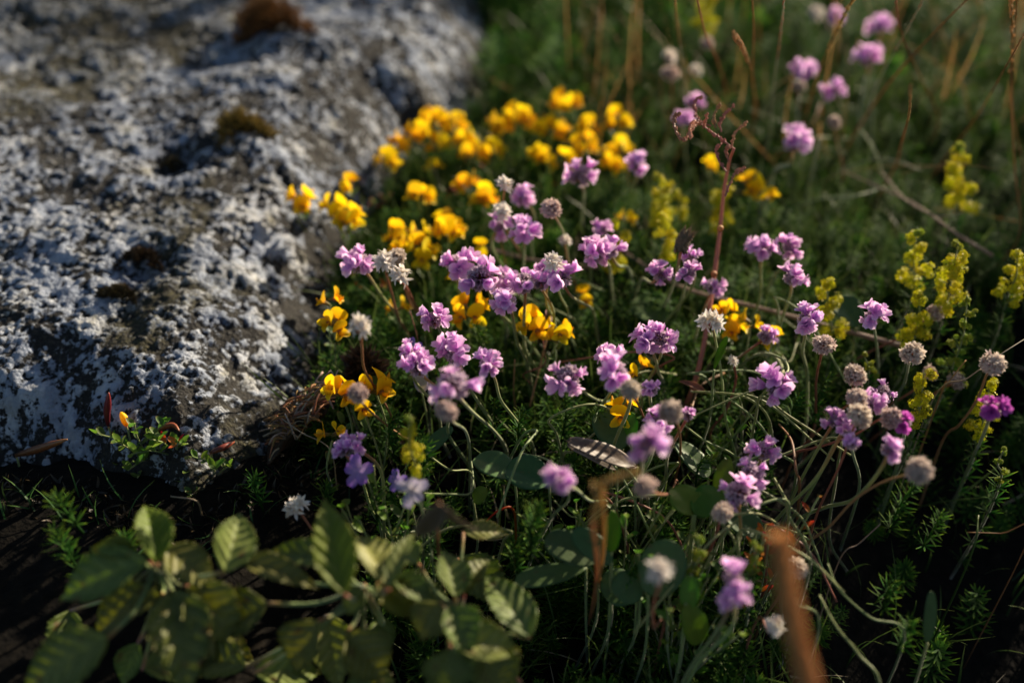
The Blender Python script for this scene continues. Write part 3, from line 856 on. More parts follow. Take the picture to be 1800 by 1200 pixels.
# ------------------------------------------------------------------ bird's-foot trefoil
def pea_mesh(seed, fold=0.4):
    r = random.Random(seed)
    rnd = lambda u: 0.22 + 0.78 * (u / .3) ** .8 if u < .3 else math.sqrt(max(.10, 1 - ((u - .5) / .52) ** 2)) if u > .5 else 1.0
    b = petal_grid(0.0095, 0.0108, 9, 6, rnd, 0.55, -0.9 * fold, 0.05, 0.1)
    parts = [xf(b, Matrix.Rotation(-1.15 + r.uniform(-.15, .15), 4, 'Y'))]
    for s in (-1, 1):
        w = petal_grid(0.0080, 0.0052, 5, 3, rnd, -0.5, 0.8, 0, 0.2)
        parts.append(xf(w, Matrix.Rotation(s * 0.45, 4, 'Z') @ Matrix.Rotation(s * 0.8, 4, 'X') @ Matrix.Rotation(0.15, 4, 'Y')))
    kv, kf, kt = tube([Vector((0, 0, 0)), Vector((0.003, 0, -0.0006)), Vector((0.0055, 0, 0.0002)), Vector((0.0070, 0, 0.0022))], lambda u: 0.0012 * math.sin(PI * (.2 + .75 * u)), 6)
    parts.append((kv, kf, [0.5] * len(kt)))
    V, F, T = merge(parts)
    return mesh_data("pea_flower", V, F, M['trefoil'], {'t': T})


PEA = [pea_mesh(i, f) for i, f in enumerate([.15, .35, .5, .05])]


def pea_calyx():
    V, F, T = tube([Vector((-0.004, 0, -0.001)), Vector((-0.002, 0, -0.0006)), Vector((0.0008, 0, 0)), Vector((0.0018, 0, 0))], lambda u: 0.0005 + 0.0012 * math.sin(PI * .6 * u), 6)
    return mesh_data("calyx", V, F, M['trefoil_bud'], {'t': T})


PEACALYX = pea_calyx()


def leaflet_mesh(name, mat, L=0.008, W=0.0045):
    V, F, T = petal_grid(L, W, 4, 2, lambda u: max(.08, math.sin(PI * (.1 + .84 * u)) ** .8), 0.3, .5, 0, 0)
    return mesh_data(name, V, F, M[mat], {'t': T})


LEAFLET = leaflet_mesh("leaflet", 'trefoil_leaf')
LEAFLET_RED = leaflet_mesh("leaflet", 'redleaf', 0.010, 0.004)
LEAFLET_LIME = leaflet_mesh("leaflet", 'lime', 0.009, 0.005)


def trefoil(px, py, d, z, n, label, seed):
    r = random.Random(seed)
    c = pt(px, py, z); dep = depth(px, py, z)
    s = 1.0
    dia = d * dep / FPX
    base = Vector((c.x + r.uniform(-.01, .01), c.y + r.uniform(-.005, .02), 0))
    base.z = gz(base.x, base.y)
    if rock_sd(base.x, base.y) > 0.0:
        base.z = float(rock_h(np.array([base.x]), np.array([base.y]))[0][0])
    T = thing("trefoil_flower_cluster", label, "flower", base, "yellow trefoil flower clusters")
    cl = c - base
    st = catmull([Vector((0, 0, -0.004)), cl * 0.5 + Vector((r.uniform(-.006, .006), r.uniform(-.006, .006), 0)), cl - Vector((0, 0, 0.002))], 5)
    V, F, t = tube(st, 0.0006, 5)
    link("stem", mesh_data("stem", V, F, M['stem'], {'t': [q * .8 for q in t]}), T)
    a0 = r.uniform(0, 6)
    rad = max(0.0, dia / 2 - 0.0085)
    s = 1.0 if rad > 0.001 else dia / 0.019
    s = min(max(s, .75), 1.25) * 1.2
    for k in range(n):
        a = a0 + 2 * PI * k / n + r.uniform(-.3, .3)
        dv = Vector((math.cos(a), math.sin(a), r.uniform(-.05, .45))).normalized()
        o = cl + Vector((dv.x * (0.003 + rad * .8), dv.y * (0.003 + rad * .8), r.uniform(-.003, .004)))
        Mx = Matrix.Translation(o) @ dv.to_track_quat('X', 'Z').to_matrix().to_4x4() @ Matrix.Rotation(r.uniform(-.5, .5), 4, 'X') @ Matrix.Diagonal((s, s, s, 1))
        link("pea_flower", r.choice(PEA), T, Mx)
        link("calyx", PEACALYX, T, Mx)
    for k in range(3):
        a = r.uniform(0, 6.28)
        link("leaflet", LEAFLET, T, Matrix.Translation(cl * r.uniform(.4, .9)) @ Matrix.Rotation(a, 4, 'Z') @ Matrix.Rotation(-r.uniform(0, .9), 4, 'Y'))
    return T


TREF = [
    (530, 356, 46, .075, 3, "leftmost yellow trefoil out over the boulder"),
    (617, 330, 34, .065, 2, "small yellow trefoil uppermost of the group on boulder edge"),
    (586, 366, 44, .070, 3, "yellow trefoil in the middle of the boulder edge group"),
    (613, 386, 50, .072, 4, "lowest yellow trefoil of the boulder edge group"),
    (683, 285, 48, .060, 3, "yellow trefoil at the left tip of the large yellow mass"),
    (703, 256, 38, .060, 3, "yellow trefoil second along the left rim of the yellow mass"),
    (735, 240, 50, .060, 4, "yellow trefoil on the upper left rim of the mass against rock"),
    (765, 215, 56, .062, 5, "brightest big yellow trefoil at the upper left of the mass"),
    (801, 222, 42, .062, 3, "rounded yellow trefoil right beside the brightest big one"),
    (770, 258, 40, .055, 3, "yellow trefoil just below the brightest big one"),
    (818, 250, 46, .055, 4, "orange yellow trefoil inside the left part of the mass"),
    (832, 272, 44, .050, 4, "orange yellow trefoil low in the left part of the mass"),
    (866, 264, 42, .050, 3, "dim orange trefoil between the two halves of the mass"),
    (880, 222, 46, .058, 4, "yellow trefoil left in the top row of the mass"),
    (912, 208, 56, .060, 5, "broad yellow trefoil at the top of the central mass"),
    (945, 225, 40, .056, 3, "yellow trefoil between the broad top one and its right neighbour"),
    (975, 230, 56, .056, 5, "large bright trefoil right of centre in the mass"),
    (995, 182, 58, .070, 5, "single yellow trefoil raised above the whole mass"),
    (1035, 226, 40, .056, 3, "yellow trefoil in the right part of the top row"),
    (1086, 216, 50, .056, 4, "yellow trefoil at the upper right corner of the mass"),
    (1025, 260, 56, .052, 4, "yellow trefoil under the top row at right"),
    (1086, 264, 56, .052, 4, "yellow trefoil at the right end of the mass"),
    (1078, 293, 44, .048, 4, "lowest yellow trefoil at the right end of the mass"),
    (950, 278, 44, .048, 4, "orange trefoil in the shaded middle of the mass"),
    (990, 286, 46, .050, 3, "yellow trefoil above the pink flower with grey dome"),
    (763, 292, 30, .045, 2, "small orange trefoil below the left part of mass"),
    (738, 345, 52, .060, 4, "bright yellow trefoil between boulder edge group and the mass"),
    (818, 326, 46, .055, 3, "yellow trefoil left of the topmost white star head"),
    (850, 352, 44, .055, 4, "yellow trefoil directly left of the white heads"),
    (695, 414, 40, .065, 3, "yellow trefoil left of the mid group below"),
    (738, 412, 34, .060, 2, "small yellow trefoil in the middle of the mid group"),
    (788, 410, 58, .065, 5, "wide yellow trefoil at the right of the mid group"),
    (778, 383, 30, .055, 2, "little yellow trefoil above the wide mid group one"),
    (742, 444, 56, .062, 5, "big yellow trefoil at the bottom of the mid group"),
    (700, 438, 34, .060, 3, "yellow trefoil behind the white papery heads"),
    (845, 442, 34, .055, 2, "yellow trefoil behind the touching pink pair"),
    (805, 500, 30, .045, 2, "small yellow trefoil beneath the touching pink pair"),
    (580, 532, 36, .080, 2, "small yellow trefoil on boulder edge above another"),
    (588, 574, 46, .080, 3, "yellow trefoil at the boulder edge left of white soft head"),
    (700, 545, 34, .055, 2, "yellow trefoil crossed by reddish stems"),
    (825, 546, 64, .070, 4, "bright wide open yellow trefoil right of the pink tulip-shaped flower"),
    (940, 576, 62, .070, 4, "yellow trefoil in the centre below the knot of pink flowers"),
    (982, 592, 46, .068, 3, "yellow trefoil with red keel at centre, right one of two"),
    (600, 690, 56, .082, 4, "yellow trefoil left behind the grey dried head"),
    (660, 684, 56, .078, 4, "yellow trefoil right behind the grey dried head"),
    (636, 708, 34, .085, 2, "yellow trefoil below the grey dried head"),
    (1246, 293, 30, .060, 2, "single blurred yellow trefoil below the curled sorrel top"),
    (1318, 330, 46, .065, 3, "blurred yellow trefoil right of the sorrel stalk"),
    (1353, 348, 32, .060, 2, "blurred orange trefoil beside a pale leaning stem"),
    (1276, 543, 36, .060, 2, "yellow trefoil just right of the large white head"),
    (1290, 578, 42, .050, 3, "yellow trefoil beneath the one by the large white head"),
    (1320, 568, 28, .060, 2, "little yellow trefoil right of the sorrel stalk"),
    (1360, 593, 28, .055, 2, "small orange yellow trefoil near brownish pink bud"),
    (1093, 720, 52, .062, 3, "yellow trefoil under the soft beige dried head"),
    (1124, 655, 28, .060, 2, "sliver of yellow trefoil behind the right-hand pink cluster"),
    (583, 770, 30, .060, 2, "dim orange trefoil bud left of the pink pair"),
    (1100, 384, 30, .050, 2, "blurred orange trefoil behind yellow bedstraw"),
    (1027, 520, 30, .045, 2, "dim orange trefoil behind the crooked stem"),
    (1322, 745, 0, .0, 0, ""),
]
for i, (x, y, d, z, n, lab) in enumerate(TREF):
    if n: trefoil(x, y, d, z, n, lab, 300 + i)


# ------------------------------------------------------------------ yellow bedstraw
def blossom_clump(seed, mat, R=0.0070, n=24):
    r = random.Random(seed); parts = []
    for i in range(n):
        d = Vector((r.gauss(0, 1), r.gauss(0, 1), r.gauss(0, 1))).normalized()
        o = d * R * r.uniform(.35, 1)
        ax = (d + Vector((0, 0, .4))).normalized()
        V = []; F = []; T = []
        q = 0.0021 * r.uniform(.6, 1.3)
        for k in range(4):
            a = PI / 2 * k
            c, s_ = math.cos(a), math.sin(a)
            b = len(V)
            V += [(0, 0, 0), (c * q - s_ * q * .45, s_ * q + c * q * .45, q * .25), (c * q * 1.5, s_ * q * 1.5, q * .1), (c * q + s_ * q * .45, s_ * q - c * q * .45, q * .25)]
            T += [0.2, .8, 1, .8]
            F += [(b, b + 3, b + 2, b + 1)]
        parts.append(xf((V, F, T), axis_frame(ax, o, 1, r.uniform(0, 6))))
    V, F, T = merge(parts)
    return mesh_data("blossom_clump", V, F, M[mat], {'t': T}, smooth=False)


CLUMP = [blossom_clump(i, 'bedstraw') for i in range(3)]
CLUMP_G = [blossom_clump(i, 'bedstraw_green', 0.0045, 18) for i in range(2)]


def whorl_mesh(seed, n=8, L=0.009, mat='needle', up=0.45):
    r = random.Random(seed); parts = []
    for k in range(n):
        a = 2 * PI * k / n + r.uniform(-.2, .2)
        p = petal_grid(L * r.uniform(.75, 1.15), 0.0011, 3, 1, lambda u: max(.12, math.sin(PI * (.18 + .8 * u))), r.uniform(-.7, .3), 0, 0, 0)
        parts.append(xf(p, Matrix.Rotation(a, 4, 'Z') @ Matrix.Rotation(-up + r.uniform(-.25, .25), 4, 'Y') @ Matrix.Rotation(.5, 4, 'X')))
    V, F, T = merge(parts)
    return mesh_data("leaf_whorl", V, F, M[mat], {'t': T})


WHORL = [whorl_mesh(i) for i in range(4)]


def path_at(P, u):
    k = u * (len(P) - 1); i = min(int(k), len(P) - 2)
    a = P[i].lerp(P[i + 1], k - i); d = (P[i + 1] - P[i]).normalized()
    return a, d


def bedstraw(top, bot, w, z_top, z_bot, label, green=False, seed=0, leaves=True, dens=1.0):
    r = random.Random(seed)
    a = pt(*top, z_top); b = pt(*bot, z_bot)
    dep = depth(*top, z_top)
    W = w * dep / FPX / 2 * .92
    root = Vector((b.x + r.uniform(-.01, .01), b.y + .01, 0)); root.z = gz(root.x, root.y) - .004
    T = thing("bedstraw_spike", label, "flower", root, "yellow bedstraw spikes")
    path = catmull([Vector((0, 0, 0)), (b - root) * .6 + Vector((.003, 0, 0)), b - root, (b - root).lerp(a - root, .5) + Vector((r.uniform(-.003, .003), 0, 0)), a - root], 5)
    V, F, t = tube(path, lambda u: .0008 * (1.1 - .6 * u), 5)
    link("stem", mesh_data("stem", V, F, M['stem'], {'t': [.5 * q for q in t]}), T)
    L = (a - b).length
    n = int(max(6, L / 0.0052) * 3.2 * dens)
    lo = 0.45
    nl = max(6, int(L / .0052))
    for j in range(nl):
        v = (j + .5) / nl
        u = lo + (1 - lo) * v
        p, d = path_at(path, u)
        an0 = j * 2.4 + seed
        env = (1.0 - .65 * v ** 1.8) * r.uniform(.7, 1.1)
        reach = W * env * .58
        c = p + Vector((math.cos(an0) * reach, math.sin(an0) * reach * .8, r.uniform(0, .004)))
        if reach > .004:
            V, F, t = tube([p - Vector((0, 0, .003)), p.lerp(c, .6) - Vector((0, 0, .001)), c], .0004, 4)
            link("side_branch", mesh_data("side_branch", V, F, M['stem'], {'t': [.3 * q for q in t]}), T)
        for q_ in range(max(3, int(n / nl))):
            o = c + Vector((r.gauss(0, 1), r.gauss(0, 1), r.gauss(0, 1))) * W * .26 * env
            s = r.uniform(.45, .75) * (1 - .25 * v) * min(1.2, max(.6, W / .010))
            link("blossom_clump", r.choice(CLUMP_G if (green or v > .93) else CLUMP), T, axis_frame((r.gauss(0, 1), r.gauss(0, 1), 2), o, s, r.uniform(0, 6)))
    if leaves:
        for i in range(7):
            u = .08 + .42 * i / 6
            p, d = path_at(path, u)
            link("leaf_whorl", r.choice(WHORL), T, axis_frame(d, p, 1.0, r.uniform(0, 6)))
    return T


BED = [
    ((1157, 308), (1160, 385), 56, .100, .055, "blurred yellow bedstraw right of the trefoil mass, upper of two", 0),
    ((1166, 378), (1172, 450), 54, .095, .060, "yellow bedstraw just above the compact pink thrift flower", 0),
    ((1690, 250), (1684, 370), 66, .120, .060, "tallest yellow bedstraw spike at upper right against black", 0),
    ((1612, 400), (1606, 505), 60, .115, .070, "yellow bedstraw spike left of the thick right-hand one", 0),
    ((1684, 428), (1662, 540), 66, .118, .070, "thick yellow bedstraw spike at right, above green budding one", 0),
    ((1615, 515), (1605, 600), 60, .095, .055, "yellow bedstraw spike beside the small grey dried head", 0),
    ((1452, 495), (1462, 585), 62, .090, .050, "yellow bedstraw right of the straight-stemmed pink flower", 0),
    ((1624, 655), (1612, 735), 58, .085, .045, "bright yellow bedstraw in focus below the leaning dried head", 0),
    ((1242, -20), (1236, 50), 50, .120, .070, "blurred yellow bedstraw cut by the top edge", 0),
    ((1788, 445), (1770, 525), 60, .110, .070, "dim yellow bedstraw cut by the right edge", 0),
    ((1740, 675), (1722, 765), 60, .060, .030, "dim yellow bedstraw behind the magenta flower", 0),
    ((722, 732), (735, 835), 46, .140, .090, "soft yellow green bedstraw close to camera left of centre", 0),
    ((1088, 395), (1080, 470), 60, .080, .045, "blurred yellow bedstraw behind the wide pink pair", 0),
    ((1276, 310), (1268, 400), 56, .085, .040, "blurred yellow bedstraw behind the sorrel stalk", 0),
    ((1190, 340), (1196, 380), 40, .070, .045, "small blurred yellow bedstraw tuft right of the upper one", 0),
    ((1700, 520), (1672, 650), 50, .110, .050, "green budding bedstraw below the thick yellow spike", 1),
    ((1325, 960), (1318, 1010), 40, .085, .050, "lime green bedstraw beside the upright purple flower", 1),
    ((1225, 940), (1215, 1010), 42, .090, .050, "lime hairy bud cluster near the large round leaf", 1),
    ((1520, 628), (1525, 665), 34, .070, .040, "green yellow bedstraw tip above the stacked dried heads", 1),
    ((1765, 790), (1760, 840), 26, .060, .030, "faint green bedstraw tip in the dark right side", 1),
]
for i, (a, b, w, z1, z2, lab, g) in enumerate(BED):
    bedstraw(a, b, w, z1, z2, lab, bool(g), 500 + i, dens=0.9)


# ------------------------------------------------------------------ green needle sprigs
def sprig(px, py, ln, z, label, seed, lean=0.0, group="green needle sprigs in the turf", name="needle_sprig"):
    r = random.Random(seed)
    top = pt(px, py, z); dep = depth(px, py, z)
    L = ln * dep / FPX
    base = top - Vector((lean * L, r.uniform(-.1, .1) * L, L * .95))
    T = thing(name, label, "plant", base, group)
    tl = top - base
    path = catmull([Vector((0, 0, -.01)), tl * .5 + Vector((r.uniform(-.003, .003), 0, 0)), tl], 5)
    V, F, t = tube(path, lambda u: .0007 * (1.1 - .6 * u), 5)
    link("stem", mesh_data("stem", V, F, M['needle'], {'t': t}), T)
    n = max(5, int(L / .0042))
    for i in range(n):
        u = .08 + .92 * (i + .5) / n
        p, d = path_at(path, u)
        s = (1.05 - .5 * (u ** 3)) * r.uniform(.85, 1.15)
        link("leaf_whorl", r.choice(WHORL), T, axis_frame(d, p, s, r.uniform(0, 6)))
    return T


SPR = [
    (97, 872, 70, .085, -.3, "bright fuzzy green sprig alone at the dark left edge"),
    (92, 930, 120, .075, -.2, "second green sprig directly below the one at left edge"),
    (215, 940, 60, .070, .1, "small bright sprig between toothed leaves at left"),
    (447, 835, 70, .060, .0, "green sprig standing in the dark below the boulder"),
    (575, 850, 60, .060, .1, "green sprig beside the tall upright toothed leaf"),
    (690, 730, 80, .075, .0, "green sprig below the pale papery heads, left of bedstraw"),
    (742, 770, 90, .075, .1, "green sprig left of the soft grey dried head"),
    (835, 570, 80, .070, -.1, "dense green sprig below the wide open trefoil"),
    (990, 700, 90, .070, .0, "dense green sprig under the pink flower facing left"),
    (920, 720, 80, .065, .1, "fine green sprig beneath the central flowers, left of another"),
    (1055, 720, 60, .060, .1, "green sprig right below the horizontal orange stem"),
    (945, 885, 120, .085, .1, "bright green sprig below the round soft lilac flower"),
    (900, 955, 60, .050, -.2, "small starry sprig at the edge of the dark hollow"),
    (1405, 690, 80, .060, .0, "green sprig under the big splayed pink flower"),
    (1460, 655, 110, .060, .1, "green sprig between the pink and dried heads at right"),
    (1620, 840, 130, .065, .2, "bright needle sprig in the dark below the arching stem"),
    (1655, 900, 90, .050, .1, "dim needle sprig in the dark right of a brighter one"),
    (1575, 1020, 80, .030, .0, "very dim sprig low in the dark right corner"),
    (1600, 1090, 70, .030, .0, "small dim sprig near bottom right"),
    (1285, 650, 60, .050, .0, "green sprig below the tiny white bud"),
    (1240, 800, 70, .055, .1, "green sprig left of the honeycomb flower"),
    (1425, 455, 90, .060, .1, "blurred green sprig above the central bedstraw"),
    (1520, 365, 90, .060, .1, "blurred green sprig in the upper right meadow"),
    (1090, 350, 80, .060, .0, "blurred green sprig right of the trefoil mass"),
    (905, 235, 50, .065, .0, "blurred green sprig poking up through the trefoil mass"),
    (960, 310, 60, .060, .0, "blurred green sprig below the trefoil mass"),
    (1340, 740, 70, .055, .1, "green sprig left of the curving stems"),
    (770, 640, 60, .060, .0, "short green sprig between two pink flowers near boulder"),
    (870, 700, 70, .060, .0, "green sprig below the orange stemmed pink flower"),
    (1110, 1000, 60, .050, .0, "dim green sprig below the cream head"),
    (1700, 585, 90, .060, .1, "green sprig beside the budding bedstraw"),
    (650, 860, 60, .060, -.1, "green sprig under the violet flower"),
    (1145, 720, 60, .055, .1, "green sprig under the small pink bud"),
    (505, 590, 0, 0, 0, ""),
]
for i, (x, y, ln, z, le, lab) in enumerate(SPR):
    if ln: sprig(x, y, ln, z, lab, 700 + i, le)


# ------------------------------------------------------------------ leaves
def leaf_verts(L, W, nu=30, nv=12, teeth=14, tooth=0.10, pleat=0.03, veins=7, fold=0.35, curl=0.5, wave=0.0, tip=0.9, base=0.6, r=random):
    V = []; T = []
    ph = r.uniform(0, 6)
    pk = (base / (base + tip))
    norm = (pk ** base) * ((1 - pk) ** tip)
    for i in range(nu + 1):
        u = i / nu
        w = W * .5 * ((u ** base) * ((1 - u) ** tip)) / norm
        w = max(w, W * .012)
        ang = curl * (u - .15)
        y = L * (math.sin(curl * u) / curl if abs(curl) > 1e-3 else u)
        zc = -L * ((1 - math.cos(curl * u)) / curl if abs(curl) > 1e-3 else 0)
        for j in range(nv + 1):
            v = (j / nv) * 2 - 1
            av = abs(v)
            saw = (u * teeth) % 1.0
            ww = w * (1 - tooth * (1 - saw) * (1 if av > .95 else 0) * (1 if 0.05 < u < .97 else 0))
            x = ww * v * math.cos(fold)
            z = zc + ww * av * math.sin(fold)
            q = (u - .42 * av * (w / W) * 1.3) * veins
            tri = abs((q % 1.0) * 2 - 1)
            z += pleat * W * (tri - .5) * min(1, av * 3.2) * (1 - .35 * av)
            z += wave * W * math.sin(u * 9 + ph + v * 1.5) * av
            V.append((x, y + .10 * w * av, z)); T.append(min(1, av ** 6 * .9 + (0.12 if tri < .15 else 0)) if True else 0)
    F = [(i * (nv + 1) + j, i * (nv + 1) + j + 1, (i + 1) * (nv + 1) + j + 1, (i + 1) * (nv + 1) + j) for i in range(nu) for j in range(nv)]
    return V, F, T


def leaf_from_px(name, parent, b, t, w, nrm, mat, **kw):
    """b,t = (px,py,z) of leaf base and tip"""
    B = pt(*b); Tp = pt(*t)
    L = (Tp - B).length
    dep = depth(*b)
    W = w * dep / FPX
    V, F, T = leaf_verts(L, W, **kw)
    o = link(name, mesh_data(name, V, F, M[mat], {'t': T}), parent, frame(Tp - B, nrm, B - parent.location))
    sf = o.modifiers.new("thickness", 'SOLIDIFY'); sf.thickness = 0.00025
    return o


TOCAM = -cF
nU = UP * .8 + TOCAM * .4
# toothed-leaved plant in the foreground
BR = [
    # plant 0 (left)
    (0, (275, 990, .165), (262, 866, .190), 88, nU + cR * .5, 'bramble_young', .5),
    (0, (262, 985, .165), (85, 1038, .150), 112, nU + cR * .35, 'bramble', .3),
    (0, (240, 975, .165), (158, 952, .168), 60, nU, 'bramble_young', .3),
    (0, (290, 965, .160), (375, 1015, .150), 84, nU + cR * .5, 'bramble', .4),
    (0, (395, 1005, .160), (428, 898, .180), 100, nU + cR * .6, 'bramble', .3),
    (0, (300, 1040, .140), (335, 1198, .120), 135, nU + cR * .4, 'bramble', .45),
    (0, (190, 1120, .130), (28, 1205, .120), 120, nU + cR * .3, 'bramble', .3),
    (0, (285, 1045, .130), (130, 1100, .110), 110, nU - cR * .2, 'bramble', .5),
    (0, (330, 1030, .140), (420, 1120, .115), 120, nU, 'bramble', .4),
    # plant 1 (middle)
    (1, (605, 1045, .175), (568, 872, .205), 92, TOCAM + cR * .2, 'bramble_young', .15),
    (1, (425, 985, .160), (555, 1012, .155), 62, nU + cR * .3, 'bramble', .5),
    (1, (600, 985, .150), (470, 955, .160), 66, nU + cR * .2, 'bramble', .3),
    (1, (680, 1030, .160), (640, 920, .170), 105, nU + cR * .6, 'bramble', .35),
    (1, (683, 1035, .165), (712, 915, .185), 46, nU - cR * .3, 'bramble', .5),
    (1, (665, 1025, .150), (735, 1075, .140), 70, nU + cR * .2, 'bramble_young', .4),
    (1, (640, 1035, .150), (605, 1075, .140), 62, nU, 'bramble', .4),
    (1, (690, 1015, .150), (770, 1050, .145), 60, nU + cR * .4, 'bramble', .5),
    (1, (560, 1090, .120), (500, 1180, .090), 110, nU, 'bramble', .5),
    (1, (610, 1110, .110), (680, 1195, .080), 120, nU, 'bramble', .4),
    (1, (470, 1060, .125), (380, 1100, .110), 110, nU, 'bramble', .4),
    # plant 2 (right)
    (2, (800, 1050, .135), (788, 962, .150), 84, nU + cR * .5, 'bramble', .2),
    (2, (815, 1045, .130), (850, 970, .140), 76, nU - cR * .4, 'bramble', .4),
    (2, (932, 1120, .115), (862, 998, .135), 92, nU + cR * .3, 'bramble', .3),
    (2, (790, 1065, .145), (830, 1145, .135), 96, nU + cR * .4, 'bramble', .45),
    (2, (775, 1060, .145), (735, 1120, .130), 92, nU, 'bramble', .4),
    (2, (790, 1130, .130), (920, 1130, .120), 100, nU + cR * .3, 'bramble', .4),
    (2, (790, 1140, .130), (775, 1215, .110), 120, nU + cR * .4, 'bramble', .4),
    (2, (845, 1150, .110), (900, 1220, .090), 120, nU, 'bramble', .4),
    (2, (815, 935, .120), (893, 928, .118), 46, nU + cR * .3, 'bramble', .35),
    (2, (735, 990, .125), (700, 960, .120), 66, nU, 'bramble', .35),
]
plants = []
for (rx, ry, lab, hub) in [(290, 1090, "large-toothed leafy plant filling the bottom left corner", (278, 990, .09)),
                           (640, 1120, "toothed leafy plant with one tall upright yellow green leaf", (640, 1030, .08)),
                           (830, 1140, "toothed leafy plant with pleated leaves beside the dark hollow", (800, 1065, .072))]:
    p = pt(rx, ry, 0); p.z = gz(p.x, p.y) - .005
    T = thing("toothed_leaf_plant", lab, "plant", p, "toothed leafy plants in the foreground")
    H = pt(*hub) - p
    V, F, t = tube(catmull([Vector((0, 0, 0)), H * .5 + Vector((.008, .004, 0)), H], 6), .0015, 7)
    link("stem", mesh_data("stem", V, F, M['stem'], {'t': t}), T)
    plants.append((T, H))
rr_ = random.Random(77)
for (k, cx, cy, sx, sy, n_) in [(0, 250, 1120, 150, 80, 6), (1, 560, 1130, 150, 60, 6), (2, 800, 1150, 120, 60, 5), (2, 760, 1010, 60, 40, 2)]:
    for j_ in range(n_):
        x_, y_ = cx + rr_.uniform(-sx, sx), cy + rr_.uniform(-sy, sy)
        a_ = rr_.uniform(-.3, PI + .3)
        l_ = rr_.uniform(70, 130)
        BR.append((k, (x_, y_, .055), (x_ + math.cos(a_) * l_, y_ + math.sin(a_) * l_, .040), l_ * .8, nU + cR * rr_.uniform(-.3, .5), 'bramble', .4))
for i, (k, b, t, w, n, mt, cu) in enumerate(BR):
    b = (b[0], b[1], b[2] * .60); t = (t[0] + (t[0] - b[0]) * .12, t[1] + (t[1] - b[1]) * .12, t[2] * .60)
    T, H = plants[k]
    r = random.Random(900 + i)
    leaf_from_px("leaf", T, b, t, w * 1.02, n, mt, r=r, curl=cu + .3, fold=r.uniform(.3, .65), pleat=.085, wave=.035, teeth=11, tooth=.22, veins=6.5, nu=55, nv=16, tip=1.35, base=.80)
    B = pt(*b) - T.location
    V, F, tt = tube(catmull([H, H.lerp(B, .5) + Vector((0, 0, -.006)), B], 4), .0009, 6)
    link("leaf_stalk", mesh_data("leaf_stalk", V, F, M['stem'], {'t': tt}), T)

# curled dead leaf with pale edges between them
p = pt(780, 1000, 0); p.z = gz(p.x, p.y)
T = thing("curled_dead_leaf", "curled dead leaf with whitish upturned edges behind the toothed leaves", "leaf", p)
leaf_from_px("leaf_half", T, (772, 885, .150), (735, 965, .120), 52, nU + cR * .4, 'deadleaf', pleat=.05, fold=.2, curl=.4, tooth=.1, r=random.Random(3))
leaf_from_px("leaf_half", T, (772, 885, .150), (832, 950, .120), 50, nU - cR * .5, 'deadleaf', pleat=.05, fold=.2, curl=.3, tooth=.1, r=random.Random(4))
V, F, tt = tube(catmull([Vector((0, 0, -.005)), (pt(770, 960, .06) - p), (pt(772, 885, .149) - p)], 5), .0009, 6)
link("leaf_stalk", mesh_data("leaf_stalk", V, F, M['stem_dry'], {'t': tt}), T)

